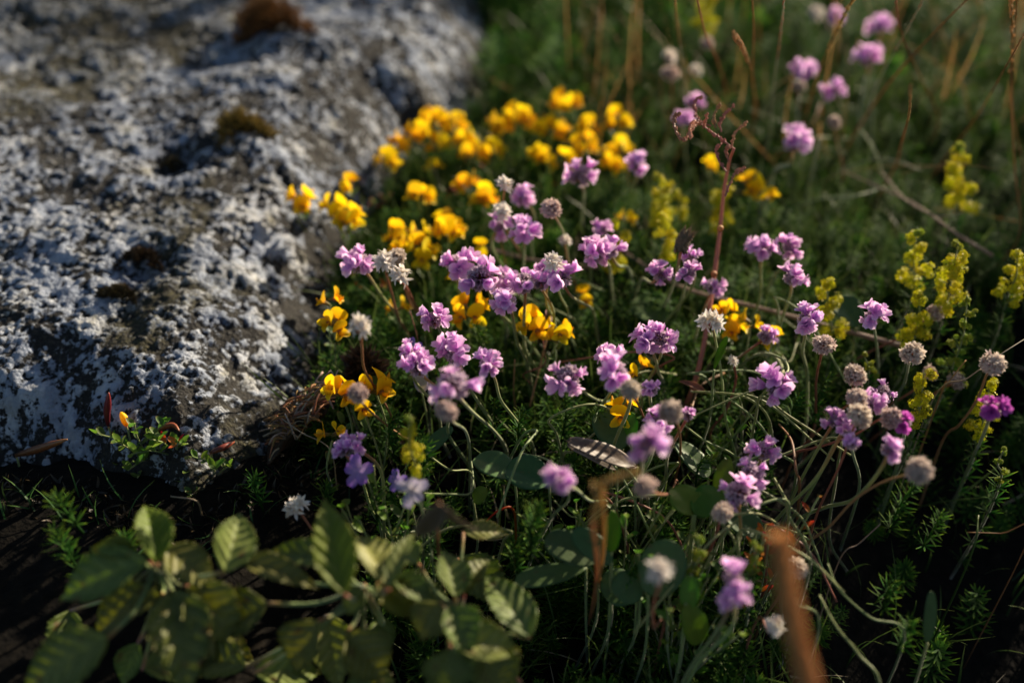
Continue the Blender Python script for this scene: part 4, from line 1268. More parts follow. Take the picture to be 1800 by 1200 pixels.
# smooth leaves
BL = [
    ((905, 840, .050), (836, 795, .055), 62, 'broad', "smooth oval grey green leaf left of its round neighbour", "oval_leaf", .3),
    ((965, 850, .055), (890, 815, .060), 70, 'broad', "rounded smooth leaf left of the round soft lilac flower", "oval_leaf", .3),
    ((1085, 825, .050), (1000, 768, .060), 26, 'deadleaf', "long curled grey dead leaf under the cluster", "dead_leaf", .4),
    ((1120, 820, .055), (1005, 768, .080), 36, 'deadleaf', "pale striped dead leaf lying above the curled grey one", "dead_leaf", .2),
    ((1095, 790, .045), (1052, 722, .060), 60, 'broad', "upright grey green leaf under the yellow trefoil", "oval_leaf", .2),
    ((1245, 840, .040), (1195, 770, .050), 46, 'broad', "pale green leaf flecked with light left of honeycomb flower", "oval_leaf", .3),
    ((1110, 770, .050), (1108, 725, .065), 26, 'lime', "small bright green leaf below the yellow trefoil", "oval_leaf", .3),
    ((1218, 905, .060), (1190, 850, .070), 64, 'lime', "bright lime leaf, left half of a wavy pair", "wavy_leaf", .5),
    ((1222, 905, .060), (1266, 855, .070), 58, 'lime', "bright lime leaf, right half of a wavy pair", "wavy_leaf", .5),
    ((1262, 870, .055), (1280, 808, .075), 34, 'lime', "upright spoon-shaped leaf left of honeycomb flower", "spoon_leaf", .2),
    ((1275, 905, .040), (1345, 935, .035), 56, 'broad', "dark bluish leaf below the pale fading flower", "oval_leaf", .3),
    ((1140, 1045, .045), (1185, 955, .07), 84, 'broad', "large round dark leaf behind the cream head", "round_leaf", .3),
    ((1050, 985, .050), (960, 940, .060), 62, 'broad', "dark broad leaf under the round soft lilac flower", "oval_leaf", .3),
    ((1075, 990, .055), (1010, 930, .070), 46, 'broad', "small leaf with a yellow tip mark beside the brown stalk", "oval_leaf", .3),
    ((1030, 998, .040), (905, 1020, .040), 40, 'broad', "narrow arrow-shaped green leaf over the dark hollow", "narrow_leaf", .1),
    ((1120, 1020, .035), (1060, 1040, .035), 70, 'broad', "dim round leaf below the narrow arrow-shaped one", "round_leaf", .3),
    ((1125, 1010, .045), (1085, 1050, .040), 60, 'broad', "rounded leaf speckled with sun left of the cream head", "round_leaf", .3),
    ((1075, 970, .060), (1078, 900, .085), 30, 'lime', "bright pointed green leaf by the blurred brown stalk", "pointed_leaf", .1),
    ((1205, 1060, .050), (1240, 1140, .030), 50, 'lime', "drooping lobed green leaf near the bottom", "lobed_leaf", .5),
    ((1215, 1010, .060), (1208, 1070, .050), 36, 'lime', "small lime leaf hanging below the hairy bud cluster", "lobed_leaf", .5),
    ((1255, 650, .080), (1275, 582, .105), 13, 'lime', "upright red-tipped narrow leaf beside the sorrel stalk", "narrow_leaf", -.4),
    ((1630, 1130, .02), (1640, 1040, .045), 26, 'broad', "dim solitary oval leaf in the dark bottom right", "oval_leaf", .1),
    ((1505, 575, .040), (1475, 520, .055), 60, 'broad', "blurred round leaf behind the domed pink flower", "round_leaf", .2),
    ((1120, 520, .035), (1165, 560, .035), 70, 'broad', "blurred dark leaf left of the large white head", "oval_leaf", .2),
    ((620, 720, .040), (660, 660, .060), 40, 'lime', "curved yellow green leaf at right of the boulder edge trefoil", "narrow_leaf", .6),
    ((745, 800, .035), (790, 745, .050), 30, 'broad', "small toothed green leaf left of the dried grey head", "oval_leaf", .4),
    ((742, 690, .05), (738, 650, .065), 26, 'paleviolet', "pale bluish petal hanging below the tall pink cluster", "fallen_petal", .2),
    ((832, 880, .035), (850, 860, .045), 30, 'lime', "little crumpled green leaf below the smooth oval leaves", "crumpled_leaf", .5),
]
for i, (b, t, w, mt, lab, nm, cu) in enumerate(BL):
    r = random.Random(1100 + i)
    B = pt(*b)
    T = thing(nm, lab, "leaf", Vector((B.x, B.y, gz(B.x, B.y))))
    leaf_from_px("leaf_blade", T, b, t, w, nU + cR * r.uniform(-.3, .5), mt, r=r, curl=cu, fold=r.uniform(.1, .3), pleat=.012, wave=.05 if 'wavy' in nm or mt == 'deadleaf' else .015,
                 teeth=1, tooth=0, veins=5, nu=22, nv=10, tip=.5, base=.5 if 'narrow' not in nm else .7)
    Bl = B - T.location
    V, F, tt = tube(catmull([Vector((r.uniform(-.008, .008), .006, -.006)), Bl * .5 + Vector((.002, 0, 0)), Bl], 4), .0007, 6)
    link("leaf_stalk", mesh_data("leaf_stalk", V, F, M['stem'], {'t': [q * .6 for q in tt]}), T)


# small leafy plants at the foot of the boulder
def leafy(px, py, h, n, label, seed, mats, z=0.05, spread=0.02, cat="plant", name="leafy_seedling"):
    r = random.Random(seed)
    c = pt(px, py, z)
    base = Vector((c.x, c.y + .01, min(z - .02, max(gz(c.x, c.y), float(rock_h(np.array([c.x]), np.array([c.y]))[0][0])))))
    T = thing(name, label, cat, base)
    for k in range(max(3, n // 6)):
        tip = c - base + Vector((r.uniform(-1, 1) * spread, r.uniform(-.6, .6) * spread, r.uniform(-.6, .6) * h))
        P = catmull([Vector((0, 0, -.004)), tip * .5 + Vector((r.uniform(-.004, .004), 0, .002)), tip], 4)
        V, F, t = tube(P, .0005, 5)
        link("stem", mesh_data("stem", V, F, M['stem'], {'t': [q * .6 for q in t]}), T)
        for j in range(6):
            p, d = path_at(P, .35 + .65 * j / 5)
            a = j * 2.2 + r.uniform(-.4, .4)
            s = r.uniform(.6, 1.0) * (h / .02) ** .3
            link("leaflet", r.choice(mats), T, Matrix.Translation(p) @ Matrix.Rotation(a, 4, 'Z') @ Matrix.Rotation(-r.uniform(.2, 1.0), 4, 'Y') @ Matrix.Diagonal((s, s, s, 1)))
    return T


LFY = [
    (240, 780, .022, 36, "leafy green seedling against the lower boulder, below the pods", [LEAFLET, LEAFLET_LIME], .050, .028),
    (290, 770, .020, 24, "bright green shoot with orange tips at the boulder foot", [LEAFLET_LIME, LEAFLET_RED, LEAFLET_LIME], .055, .018),
    (355, 810, .015, 18, "small green shoot right of the bright one on the boulder", [LEAFLET_LIME, LEAFLET], .045, .015),
    (220, 850, .020, 30, "dim leafy shoot in shade under the boulder", [LEAFLET], .025, .028),
    (340, 850, .018, 24, "leafy shoot beside the white lichen patch", [LEAFLET], .03, .02),
    (655, 870, .022, 30, "bushy green leaves around the pale violet flower", [LEAFLET_LIME, LEAFLET], .065, .025),
    (1380, 915, .018, 24, "red and orange leaflets at the right of the fading flowers", [LEAFLET_RED, LEAFLET_RED, LEAFLET_LIME], .055, .020),
    (1325, 950, .014, 12, "small red leaflets lower left of the orange ones", [LEAFLET_RED], .05, .012),
    (1180, 910, .016, 36, "scalloped green leaflets under the bright lime leaves", [LEAFLET_LIME, LEAFLET], .05, .035),
    (1230, 1040, .018, 30, "dim green leaflets left of the upright purple flower", [LEAFLET_LIME, LEAFLET], .05, .03),
    (1100, 905, .016, 42, "bright small leaflets below the blurred tan dried head", [LEAFLET_LIME, LEAFLET], .055, .030),
    (1215, 975, .018, 42, "bright small leaflets under the hairy lime bud cluster", [LEAFLET_LIME, LEAFLET], .060, .030),
    (1010, 905, .014, 36, "green leaflets between round lilac flower and brown stalk", [LEAFLET_LIME, LEAFLET], .045, .030),
    (1230, 760, .014, 36, "green leaflets under the tangle below the sorrel base", [LEAFLET_LIME, LEAFLET], .045, .035),
    (700, 900, .018, 36, "bright green leaflets just above the middle toothed plant", [LEAFLET_LIME, LEAFLET], .060, .028),
    (760, 590, .012, 18, "small pale green shoots behind the tall pink cluster", [LEAFLET_LIME, LEAFLET], .06, .02),
    (655, 480, .012, 18, "brownish trefoil leaves under the white papery heads", [LEAFLET_RED, LEAFLET], .05, .022),
    (660, 330, .014, 24, "low brown and green leaves at the edge of the trefoil mass", [LEAFLET_RED, LEAFLET], .045, .035),
    (900, 310, .014, 36, "olive trefoil foliage beneath the yellow mass", [LEAFLET, LEAFLET_RED], .04, .05),
    (780, 320, .014, 36, "olive trefoil foliage left of the yellow mid group", [LEAFLET, LEAFLET_RED], .04, .05),
]
for i, (x, y, h, n, lab, mt, z, sp) in enumerate(LFY):
    leafy(x, y, h, n, lab, 1300 + i, mt, z, sp)

# ------------------------------------------------------------------ violets
def violet(px, py, d, z, meshes, label):
    head = pt(px, py, z); g = gz(head.x, head.y)
    base = Vector((head.x + .005, head.y + .012, g))
    T = thing("violet_flower", label, "flower", base)
    hl = head - base
    V, F, t = tube(catmull([Vector((0, 0, -.004)), hl * .6 + Vector((.004, 0, .006)), hl + Vector((0, .003, .003)), hl], 5), .0006, 6)
    link("stem", mesh_data("stem", V, F, M['stem'], {'t': [q * .5 for q in t]}), T)
    s = d * depth(px, py, z) / FPX / .019
    link("petals", meshes[0], T, axis_frame(TOCAM * .8 + UP * .3, hl, s, .4))
    return T


violet(632, 830, 44, .078, VIOLET, "violet blue flower with a pale lower lip below the pink pair")
violet(726, 862, 46, .100, PVIOLET, "pale bluish white flower below the near yellow bedstraw")
violet(700, 846, 30, .070, VIOLET, "small violet flower left of the pale bluish one")
violet(728, 612, 26, .080, VIOLET, "dark violet petals behind the tall pink cluster")


# ------------------------------------------------------------------ sorrel stalk with curled dry branches
def beaded(path, r, mat, rad=.0012, dens=1.0):
    parts = [tube(path, lambda u: .0006 * (1.1 - .5 * u), 5)]
    L = sum((path[i + 1] - path[i]).length for i in range(len(path) - 1))
    n = int(L / .0009 * dens)
    for i in range(n):
        p, d = path_at(path, r.uniform(.12, 1))
        o = p + Vector((r.gauss(0, 1), r.gauss(0, 1), r.gauss(0, 1))).normalized() * rad * .7
        s = rad * r.uniform(.5, 1)
        V = [o + Vector(q) * s for q in ((1, 0, 0), (-1, 0, 0), (0, 1, 0), (0, -1, 0), (0, 0, 1.3), (0, 0, -1.3))]
        F = [(0, 2, 4), (2, 1, 4), (1, 3, 4), (3, 0, 4), (2, 0, 5), (1, 2, 5), (3, 1, 5), (0, 3, 5)]
        parts.append((V, F, [1] * 6))
    return merge(parts)


def px_path(pts, base=None, n=5):
    P = [pt(*q) for q in pts]
    if base is not None: P = [p - base for p in P]
    return catmull(P, n)


def px_chain(pts2, z0, z1):
    n = len(pts2) - 1
    return [(x, y, z0 + (z1 - z0) * i / n) for i, (x, y) in enumerate(pts2)]


base = pt(1205, 720, .0); base.z = gz(base.x, base.y)
T = thing("sorrel_stalk", "tall reddish dry sorrel stalk with curled branching top at centre right", "plant", base)
main = px_chain([(1203, 722), (1222, 670), (1240, 590), (1256, 480), (1266, 400), (1272, 340), (1281, 288), (1290, 262)], .004, .178)
V, F, t = tube(px_path(main, base), lambda u: .0019 - .0010 * u, 8)
link("stem", mesh_data("stem", V, F, M['rust'], {'t': t}), T)
r = random.Random(5)
for br in [
    [(1290, 262), (1262, 240), (1235, 220), (1222, 200), (1224, 175), (1232, 172)],
    [(1250, 222), (1228, 215), (1217, 228), (1202, 246), (1187, 228), (1187, 205), (1196, 200)],
    [(1258, 225), (1254, 205), (1262, 188), (1268, 184)],
    [(1268, 232), (1266, 215), (1278, 198), (1292, 184)],
    [(1286, 260), (1290, 240), (1300, 225), (1312, 216)],
    [(1281, 285), (1276, 262), (1283, 258)],
    [(1277, 302), (1262, 280), (1260, 262), (1268, 252)],
    [(1275, 345), (1282, 325), (1296, 302), (1310, 296)],
    [(1236, 222), (1240, 212), (1244, 198)],
    [(1222, 212), (1214, 224), (1214, 240)],
]:
    z0 = .165 + (290 - br[0][1]) * 0.0002
    V, F, t = beaded(px_path(px_chain(br, z0, z0 + .014), base), r, 'rust')
    link("branch", mesh_data("branch", V, F, M['rust'], {'t': t}, smooth=False), T)
for (x, y) in [(1266, 402), (1255, 482), (1222, 672)]:
    q = pt(x, y, .178 - (y - 262) / 460 * .174) - base
    V, F, t = tube([q - Vector((0, 0, .002)), q - Vector((0, 0, .0006)), q + Vector((0, 0, .0012)), q + Vector((0, 0, .002))], lambda u: .0010 + .0012 * math.sin(PI * u), 7)
    link("node", mesh_data("node", V, F, M['drygrass'], {'t': t}), T)
leaf_from_px("stem_leaf", T, (1240, 690, .05), (1200, 660, .06), 14, nU, 'drygrass', teeth=1, tooth=0, pleat=.0, fold=.4, curl=.8, r=random.Random(2))


# plantain spike
def spike(px0, px1, z0, z1, wid, label, mat, stemmat, root_px, name, hairs=500, seed=1, cat="plant", group=None, stem_r=.0009):
    r = random.Random(seed)
    a = pt(*px0, z0); b = pt(*px1, z1)     # a = lower end of the head, b = top
    W = wid * depth(*px0, z0) / FPX / 2
    rt = pt(*root_px, .0); rt.z = gz(rt.x, rt.y) - .004
    T = thing(name, label, cat, rt, group)
    path = catmull([Vector((0, 0, 0)), (a - rt) * .55 + Vector((.003, 0, .004)), a - rt], 6)
    V, F, t = tube(path, stem_r, 6)
    link("stem", mesh_data("stem", V, F, M[stemmat], {'t': t}), T)
    hp = catmull([a - rt, (a - rt).lerp(b - rt, .5) + Vector((r.uniform(-.002, .002), 0, 0)), b - rt], 5)
    parts = [tube(hp, lambda u: W * .6 * (math.sin(PI * (.12 + .8 * u)) ** .5), 8)]
    parts[0] = (parts[0][0], parts[0][1], [.1] * len(parts[0][2]))
    for i in range(hairs):
        p, d = path_at(hp, r.uniform(0, 1))
        u = r.random()
        rad = Vector((r.gauss(0, 1), r.gauss(0, 1), r.gauss(0, 1)))
        rad = (rad - d * rad.dot(d)).normalized()
        p0 = p + rad * W * .45
        p1 = p + rad * W * r.uniform(.9, 1.25) + d * W * r.uniform(.4, 1.4)
        sd = rad.cross(d) * W * .16
        parts.append(([p0 - sd, p0 + sd, p1], [(0, 1, 2)], [.3, .3, 1]))
        if i % 3 == 0:
            q = p + rad * W * .75; s = W * .28
            parts.append(([q - d * s * 1.3, q + sd * 1.2, q + rad * s, q - sd * 1.2, q + d * s * 1.5], [(0, 1, 2), (0, 2, 3), (4, 2, 1), (4, 3, 2), (0, 3, 1), (4, 1, 3)], [.4, .6, .8, .6, 1]))
    V, F, t = merge(parts)
    link("flower_spike", mesh_data("flower_spike", V, F, M[mat], {'t': t}, smooth=False), T)
    return T


spike((1197, 443), (1208, 412), .118, .125, 26, "dark bristly plantain spike above the pink flowers beside the sorrel", 'plantain', 'stem', (1150, 580), "plantain_spike", 400, 3)
spike((1425, 1215), (1372, 950), .175, .200, 44, "blurred brown furry grass spike close to camera at bottom", 'spike', 'drygrass', (1440, 1330), "grass_spike", 1500, 4)
# near brown dead stalk (blurred) under the big pink flower
spike((1042, 915), (1046, 850), .150, .165, 15, "blurred thin brown withered stalk below the big near pink flower", 'drygrass', 'drygrass', (1040, 1020), "withered_stalk", 160, 6)
spike((1060, 850), (1120, 828), .165, .168, 17, "blurred brown withered branch reaching to the tan dried head", 'drygrass', 'drygrass', (1045, 1010), "withered_stalk", 160, 7)

# tall dry grasses, upper right
DRY = [
    ([(1778, -30), (1779, 60), (1777, 170), (1784, 300), (1790, 420)], .0011, "bright orange dry grass stalk at the far right"),
    ([(1790, -40), (1783, 80), (1780, 200), (1798, 330)], .0009, "second orange dry stalk crossing the bright far right one"),
    ([(1800, 60), (1764, 125), (1720, 200), (1660, 280)], .0008, "thin rusty stem slanting left from the far right stalks"),
    ([(1520, -40), (1468, 60), (1432, 150), (1408, 230)], .0014, "orange grass stem leaning through the blurred pink flowers"),
    ([(1740, -40), (1640, 60), (1560, 150), (1500, 240)], .0012, "long brown stem slanting down left at upper right"),
    ([(1650, -50), (1590, 60), (1545, 140), (1520, 210)], .0011, "olive stem slanting down left beside the lilac flower"),
    ([(1570, -40), (1585, 60), (1620, 140), (1650, 220)], .0009, "brown stem crossing the long slanting one"),
    ([(1320, -40), (1325, 60), (1322, 140), (1330, 200)], .0012, "brown upright stem above the sorrel top"),
    ([(1290, 60), (1310, 95), (1325, 150), (1322, 230)], .0013, "brownish seed stem bent left above the sorrel"),
    ([(1220, -30), (1240, 60), (1262, 110), (1278, 180)], .0010, "faint brown stem left of the bent seed stem"),
    ([(1600, 150), (1598, 200), (1585, 250), (1570, 300)], .0012, "short orange stem with a tiny reddish bud"),
    ([(1185, -30), (1190, 40), (1200, 120), (1205, 200)], .0008, "thin olive stem at the top behind white heads"),
    ([(1380, -20), (1372, 60), (1360, 150), (1350, 250)], .0010, "olive brown stem left of the touching blurred pair"),
]
for i, (pts_, rad, lab) in enumerate(DRY):
    ch = px_chain(pts_, .26, .05)
    P = [pt(*q) for q in ch]
    g = P[-1].copy(); rt = Vector((g.x * .98, g.y + .02, gz(g.x, g.y) - .004))
    T = thing("dry_grass_stalk", lab, "grass stalk", rt, "dry grass stalks at upper right")
    path = catmull([p - rt for p in P] + [Vector((0, 0, 0))], 6)[::-1]
    V, F, t = tube(path, lambda u: rad * .72 * (1.1 - .5 * u), 6)
    link("stem", mesh_data("stem", V, F, M['drygrass' if i not in (5, 11, 12) else 'stem'], {'t': [q * .8 for q in t]}), T)
    r = random.Random(i)
    top = [p for p in path[int(len(path) * .62):]]
    V, F, t = beaded(top, r, 'drygrass', .0014 if i in (0, 3, 8) else .0007, .35)
    link("seed_head", mesh_data("seed_head", V, F, M['drygrass'], {'t': t}, smooth=False), T)

# individual thin stalks and twigs: straw, wiry stems
WIRE = [
    ([(1835, 575, .100), (1760, 622, .100), (1700, 665, .085), (1640, 702, .06)], .0004, 'straw', "thin straight straw stalk crossing beside the dark dried head"),
    ([(1698, 633, .075), (1680, 655, .07), (1665, 675, .065), (1655, 690, .055)], .0005, 'drygrass', "short orange dry blade above the straight straw stalk"),
    ([(1100, 445, .03), (1200, 505, .04), (1350, 545, .04), (1500, 585, .035), (1610, 615, .03)], .0016, 'straw', "long pale dead stem lying across the back of the turf"),
    ([(850, 435, .035), (950, 460, .035), (1050, 470, .035)], .0016, 'straw', "pale dead stem lying behind the central knot"),
    ([(1480, 300, .04), (1600, 355, .05), (1680, 410, .05), (1745, 450, .04)], .0012, 'straw', "dull dead stem slanting across the upper right meadow"),
    ([(1720, 905, .035), (1705, 980, .02)], .0006, 'grass', "short green blade standing in the dark right side"),
    ([(1700, 935, .03), (1760, 937, .03), (1810, 940, .03)], .0004, 'drygrass', "thin reddish horizontal stalk in the dark at right"),
    ([(1548, 920, .04), (1510, 955, .03), (1475, 985, .02)], .0004, 'straw', "thin pale stalk with a small tip right of arching stem"),
    ([(1455, 990, .05), (1475, 1035, .045), (1530, 1085, .035), (1590, 1120, .02)], .0006, 'stem', "thin green stem running down right in the dark"),
    ([(1440, 1045, .045), (1470, 1100, .04), (1510, 1150, .03), (1545, 1215, .02)], .0007, 'stem', "thin green stem running down to the bottom edge"),
    ([(1360, 840, .06), (1382, 880, .055), (1388, 910, .05), (1418, 960, .04), (1420, 1010, .03)], .0010, 'stem', "bluish green bent stem right of the honeycomb flower"),
    ([(1366, 660, .085), (1385, 652, .085), (1378, 633, .08), (1350, 622, .07), (1320, 628, .05), (1290, 660, .02)], .0009, 'stem', "curved green stem arching under the big splayed pink flower"),
    ([(1280, 700, .06), (1330, 740, .055), (1370, 795, .045), (1400, 830, .03)], .0009, 'stem', "long lazy green stem curving under the crossing stems"),
    ([(1215, 688, .05), (1262, 690, .062), (1310, 698, .065), (1345, 725, .055), (1357, 765, .035), (1352, 810, .01)], .0009, 'stem', "green stem snaking right from the sorrel base"),
    ([(1200, 745, .05), (1240, 775, .05), (1290, 800, .04), (1330, 850, .02)], .0008, 'stem', "grey green stem curving below the sorrel base"),
    ([(905, 632, .055), (903, 690, .03), (908, 730, .01)], .0006, 'stem_dry', "short dead brown stalk left of the orange stemmed flower"),
    ([(960, 545, .07), (955, 600, .06), (957, 640, .05), (920, 658, .04), (935, 680, .02)], .0005, 'stem_dry', "thin wiry brown stem hooked at its lower end"),
    ([(720, 545, .08), (735, 600, .06), (740, 650, .03)], .0006, 'stem_dry', "red brown stem rising beside the pink tulip-shaped flower"),
    ([(300, 872, .05), (345, 880, .05), (355, 905, .03)], .0005, 'straw', "small pale curved twig under the boulder"),
    ([(740, 790, .06), (790, 825, .045), (830, 835, .03)], .0007, 'stem', "green stem slanting right below the near bedstraw"),
    ([(700, 865, .06), (790, 868, .05), (830, 862, .04), (826, 800, .03)], .0007, 'stem', "green stem arching from the pale flower to oval leaves"),
    ([(975, 880, .06), (1000, 905, .045), (1030, 930, .03)], .0005, 'stem', "thin green stem under the round soft lilac flower"),
    ([(850, 920, .03), (880, 895, .04), (905, 905, .03)], .0007, 'redleaf', "small dark red bent twig in the hollow"),
    ([(495, 735, .05), (530, 760, .05), (580, 790, .045)], .0004, 'straw', "thin straw lying across the dead bark at boulder edge"),
    ([(1390, 290, .080), (1364, 300, .075), (1345, 340, .055), (1325, 430, .02)], .0015, 'palestem', "pale blurred stem bending left below the large blurred purple flower"),
    ([(1441, 245, .085), (1430, 290, .065), (1412, 370, .02)], .0016, 'palestem', "thick pale blurred stem leaning right of the large blurred purple flower"),
    ([(1522, 135, .085), (1512, 190, .060), (1508, 255, .03)], .0014, 'palestem', "pale upright blurred stem below the lilac flower at upper right"),
    ([(1535, 140, .080), (1533, 200, .050), (1532, 270, .02)], .0013, 'palestem', "second pale upright blurred stem right of the first at upper right"),
    ([(1405, 170, .080), (1400, 220, .060), (1398, 245, .05)], .0013, 'palestem', "short pale blurred stem between blurred pair and large purple flower"),
    ([(1555, 330, .04), (1500, 345, .045), (1440, 350, .04), (1380, 375, .02)], .0010, 'palestem', "pale grass stem lying sideways in the upper right meadow"),
    ([(1620, 300, .05), (1560, 280, .055), (1500, 290, .05), (1450, 320, .03)], .0008, 'palestem', "arched pale grass stem in the upper right meadow"),
    ([(1700, 370, .06), (1650, 380, .06), (1590, 350, .05), (1540, 300, .03)], .0008, 'straw', "arched straw blade left of the tallest yellow bedstraw"),
    ([(1375, 1025, .06), (1400, 1060, .05), (1440, 1100, .03)], .0006, 'stem', "thin green stem beside the brown grass spike"),
]
for i, (ch, rad, mt, lab) in enumerate(WIRE):
    P = [pt(*q) for q in ch]
    b = P[-1].copy(); b.z = min(b.z, gz(b.x, b.y))
    T = thing("thin_stalk", lab, "stalk", b)
    path = catmull([p - b for p in P] + ([Vector((0, .002, -.003))] if P[-1].z - b.z > .006 and i not in (2, 3, 4) else []), 6)[::-1]
    V, F, t = tube(path, lambda u: rad * (1.1 - .4 * u), 6)
    link("stem", mesh_data("stem", V, F, M[mt], {'t': [q * .7 for q in t]}), T)

# pods on the boulder foot
POD = [
    ([(190, 748, .075), (188, 725, .082), (190, 708, .088), (191, 690, .092)], .0021, "upright dark red pod standing against the pale boulder"),
    ([(272, 757, .072), (290, 750, .074), (305, 747, .074), (315, 757, .070)], .0016, "curved brown pod lying right of the yellow bud"),
    ([(28, 800, .060), (70, 788, .066), (118, 772, .070)], .0024, "long red brown pod at the left edge of the boulder foot"),
    ([(370, 795, .060), (392, 786, .062), (412, 776, .062)], .0018, "small dark pod at the shaded right foot of the boulder"),
    ([(222, 748, .072), (218, 735, .078), (212, 724, .082)], .0022, "small curved yellow bud above the leafy seedling"),
]
for i, (ch, rad, lab) in enumerate(POD):
    P = [rock_pt(q[0], q[1], .004 + .02 * max(0, (ch[0][1] - q[1]) / 60) * (1 if i in (0, 4) else 0)) for q in ch]
    b = P[0].copy()
    nm = "seed_pod" if i < 4 else "yellow_bud"
    T = thing(nm, lab, "pod" if i < 4 else "bud", b)
    path = catmull([p - b for p in P], 6)
    V, F, t = tube(path, lambda u: rad * (math.sin(PI * (.08 + .9 * u)) ** .7) + .0001, 8)
    link("shell", mesh_data("shell", V, F, M['pod' if i < 4 else 'trefoil'], {'t': t}), T)
    V, F, t = tube(catmull([Vector((0.002, -0.006, -.012)), Vector((.001, -.002, -.004)), Vector((0, 0, 0))], 4), .0006, 5)
    link("stalk", mesh_data("stalk", V, F, M['stem'], {'t': t}), T)


# ------------------------------------------------------------------ moss tufts on the boulder, bark at its edge
def tuft(px, py, wpx, hpx, label, mat, seed, n=900, height=.014, name="moss_tuft", z=None, blade=.0009):
    r = np.random.default_rng(seed)
    zz = z if z is not None else .09
    c = pt(px, py, zz)
    if z is None:
        for _ in range(6):
            zz = float(rock_h(np.array([c.x]), np.array([c.y]))[0][0]) + .002
            c = pt(px, py, zz)
    dep = depth(px, py, zz)
    W = wpx * dep / FPX / 2; D = hpx * dep / FPX / 2 / .65
    base = Vector((c.x, c.y, zz - .006))
    T = thing(name, label, "moss", base)
    parts = []
    for k in range(n):
        a = r.uniform(0, 2 * PI); q = math.sqrt(r.uniform(0, 1)) * (.62 + .38 * math.sin(a * 3 + seed) + .25 * math.sin(a * 7 + seed * 2))
        if vnoise(np.array([math.cos(a) * q * 3.2 + seed]), np.array([math.sin(a) * q * 3.2]), seed)[0] < .33: continue
        dome = (1 - q * q) * height
        p = Vector((math.cos(a) * q * W, math.sin(a) * q * D, dome * r.uniform(.2, .8)))
        d = Vector((math.cos(a) * q + r.normal(0, .5), math.sin(a) * q + r.normal(0, .5), 1.0 + r.normal(0, .4))).normalized()
        s = d.orthogonal().normalized() * blade * r.uniform(.6, 1.3)
        L = height * r.uniform(.25, .7)
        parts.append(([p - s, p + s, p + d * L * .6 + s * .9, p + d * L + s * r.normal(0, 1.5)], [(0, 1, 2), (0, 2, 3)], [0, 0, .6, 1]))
    V, F, t = merge(parts)
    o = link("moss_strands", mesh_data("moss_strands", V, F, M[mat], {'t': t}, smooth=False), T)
    return T


tuft(420, 232, 105, 46, "golden brown lichen tuft in the middle of the boulder", 'moss', 1, 1300, .020, "lichen_tuft")
tuft(475, 48, 135, 80, "large dark brown moss tuft near the top of the boulder", 'moss', 2, 2200, .030, "moss_tuft")
tuft(245, 445, 80, 50, "dark brown moss patch in a hollow of the boulder, upper", 'darkmoss', 3, 1400, .008)
tuft(205, 508, 90, 32, "long dark moss patch below the upper one on boulder", 'darkmoss', 4, 1200, .007)
tuft(302, 282, 40, 24, "small black moss hollow above the centre of the boulder", 'darkmoss', 5, 500, .007)
tuft(560, 640, 60, 30, "dark moss at the right shoulder of the boulder near trefoil", 'darkmoss', 6, 900, .010)
tuft(640, 655, 60, 50, "brown dried moss behind the grey dried head", 'darkmoss', 7, 900, .020, z=.055)

r = random.Random(44)
b = pt(530, 735, .045); b.z = .02
T = thing("dead_bark_mat", "fibrous brown dead root mat lit at the right foot of the boulder", "dead plant matter", b)
for k in range(170):
    u = r.random()
    q = pt(480 + 110 * u + r.gauss(0, 9), 765 - 95 * u + r.gauss(0, 14), .036 + .022 * u + r.uniform(-.004, .006)) - b
    a = r.gauss(.7, .7)
    d = Vector((math.cos(a), math.sin(a), r.gauss(0, .35))) * r.uniform(.003, .009)
    V, F, t = tube(catmull([q - d, q + Vector((0, 0, .002)), q + d], 3), r.uniform(.0003, .0008), 4)
    o = link("fibre", mesh_data("fibre", V, F, M['drygrass' if r.random() < .6 else 'straw'], {'t': t}), T)
b2 = b.copy()
Vs = []
for iy in range(14):
    for ix in range(22):
        u = ix / 21; v = iy / 13
        q = pt(470 + 120 * u, 790 - 105 * u + (v - .5) * 50, .022 + .022 * u + .012 * math.sin(PI * v) * math.sin(PI * u)) - b
        Vs.append(q + Vector((0, 0, .004 * (vnoise(np.array([ix * .9]), np.array([iy * .9]), 3)[0] - .5))))
Fs = [(iy * 22 + ix, iy * 22 + ix + 1, (iy + 1) * 22 + ix + 1, (iy + 1) * 22 + ix) for iy in range(13) for ix in range(21)]
link("bark", mesh_data("bark", Vs, Fs, M['darkmoss'], {'t': [.6] * len(Vs)}), T)


# ------------------------------------------------------------------ ground cover (numpy, one mesh each)
def scatter(tv, tf, tt, P, Q, S):
    """template verts (n,3) / tris (m,3) copied to positions P with rotation matrices Q and scales S"""
    n = len(tv); k = len(P)
    V = np.einsum('kij,nj->kni', Q, tv) * S[:, None, None] + P[:, None, :]
    F = tf[None, :, :] + (np.arange(k) * n)[:, None, None]
    T = np.tile(tt, k)
    return V.reshape(-1, 3), F.reshape(-1, tf.shape[1]), T


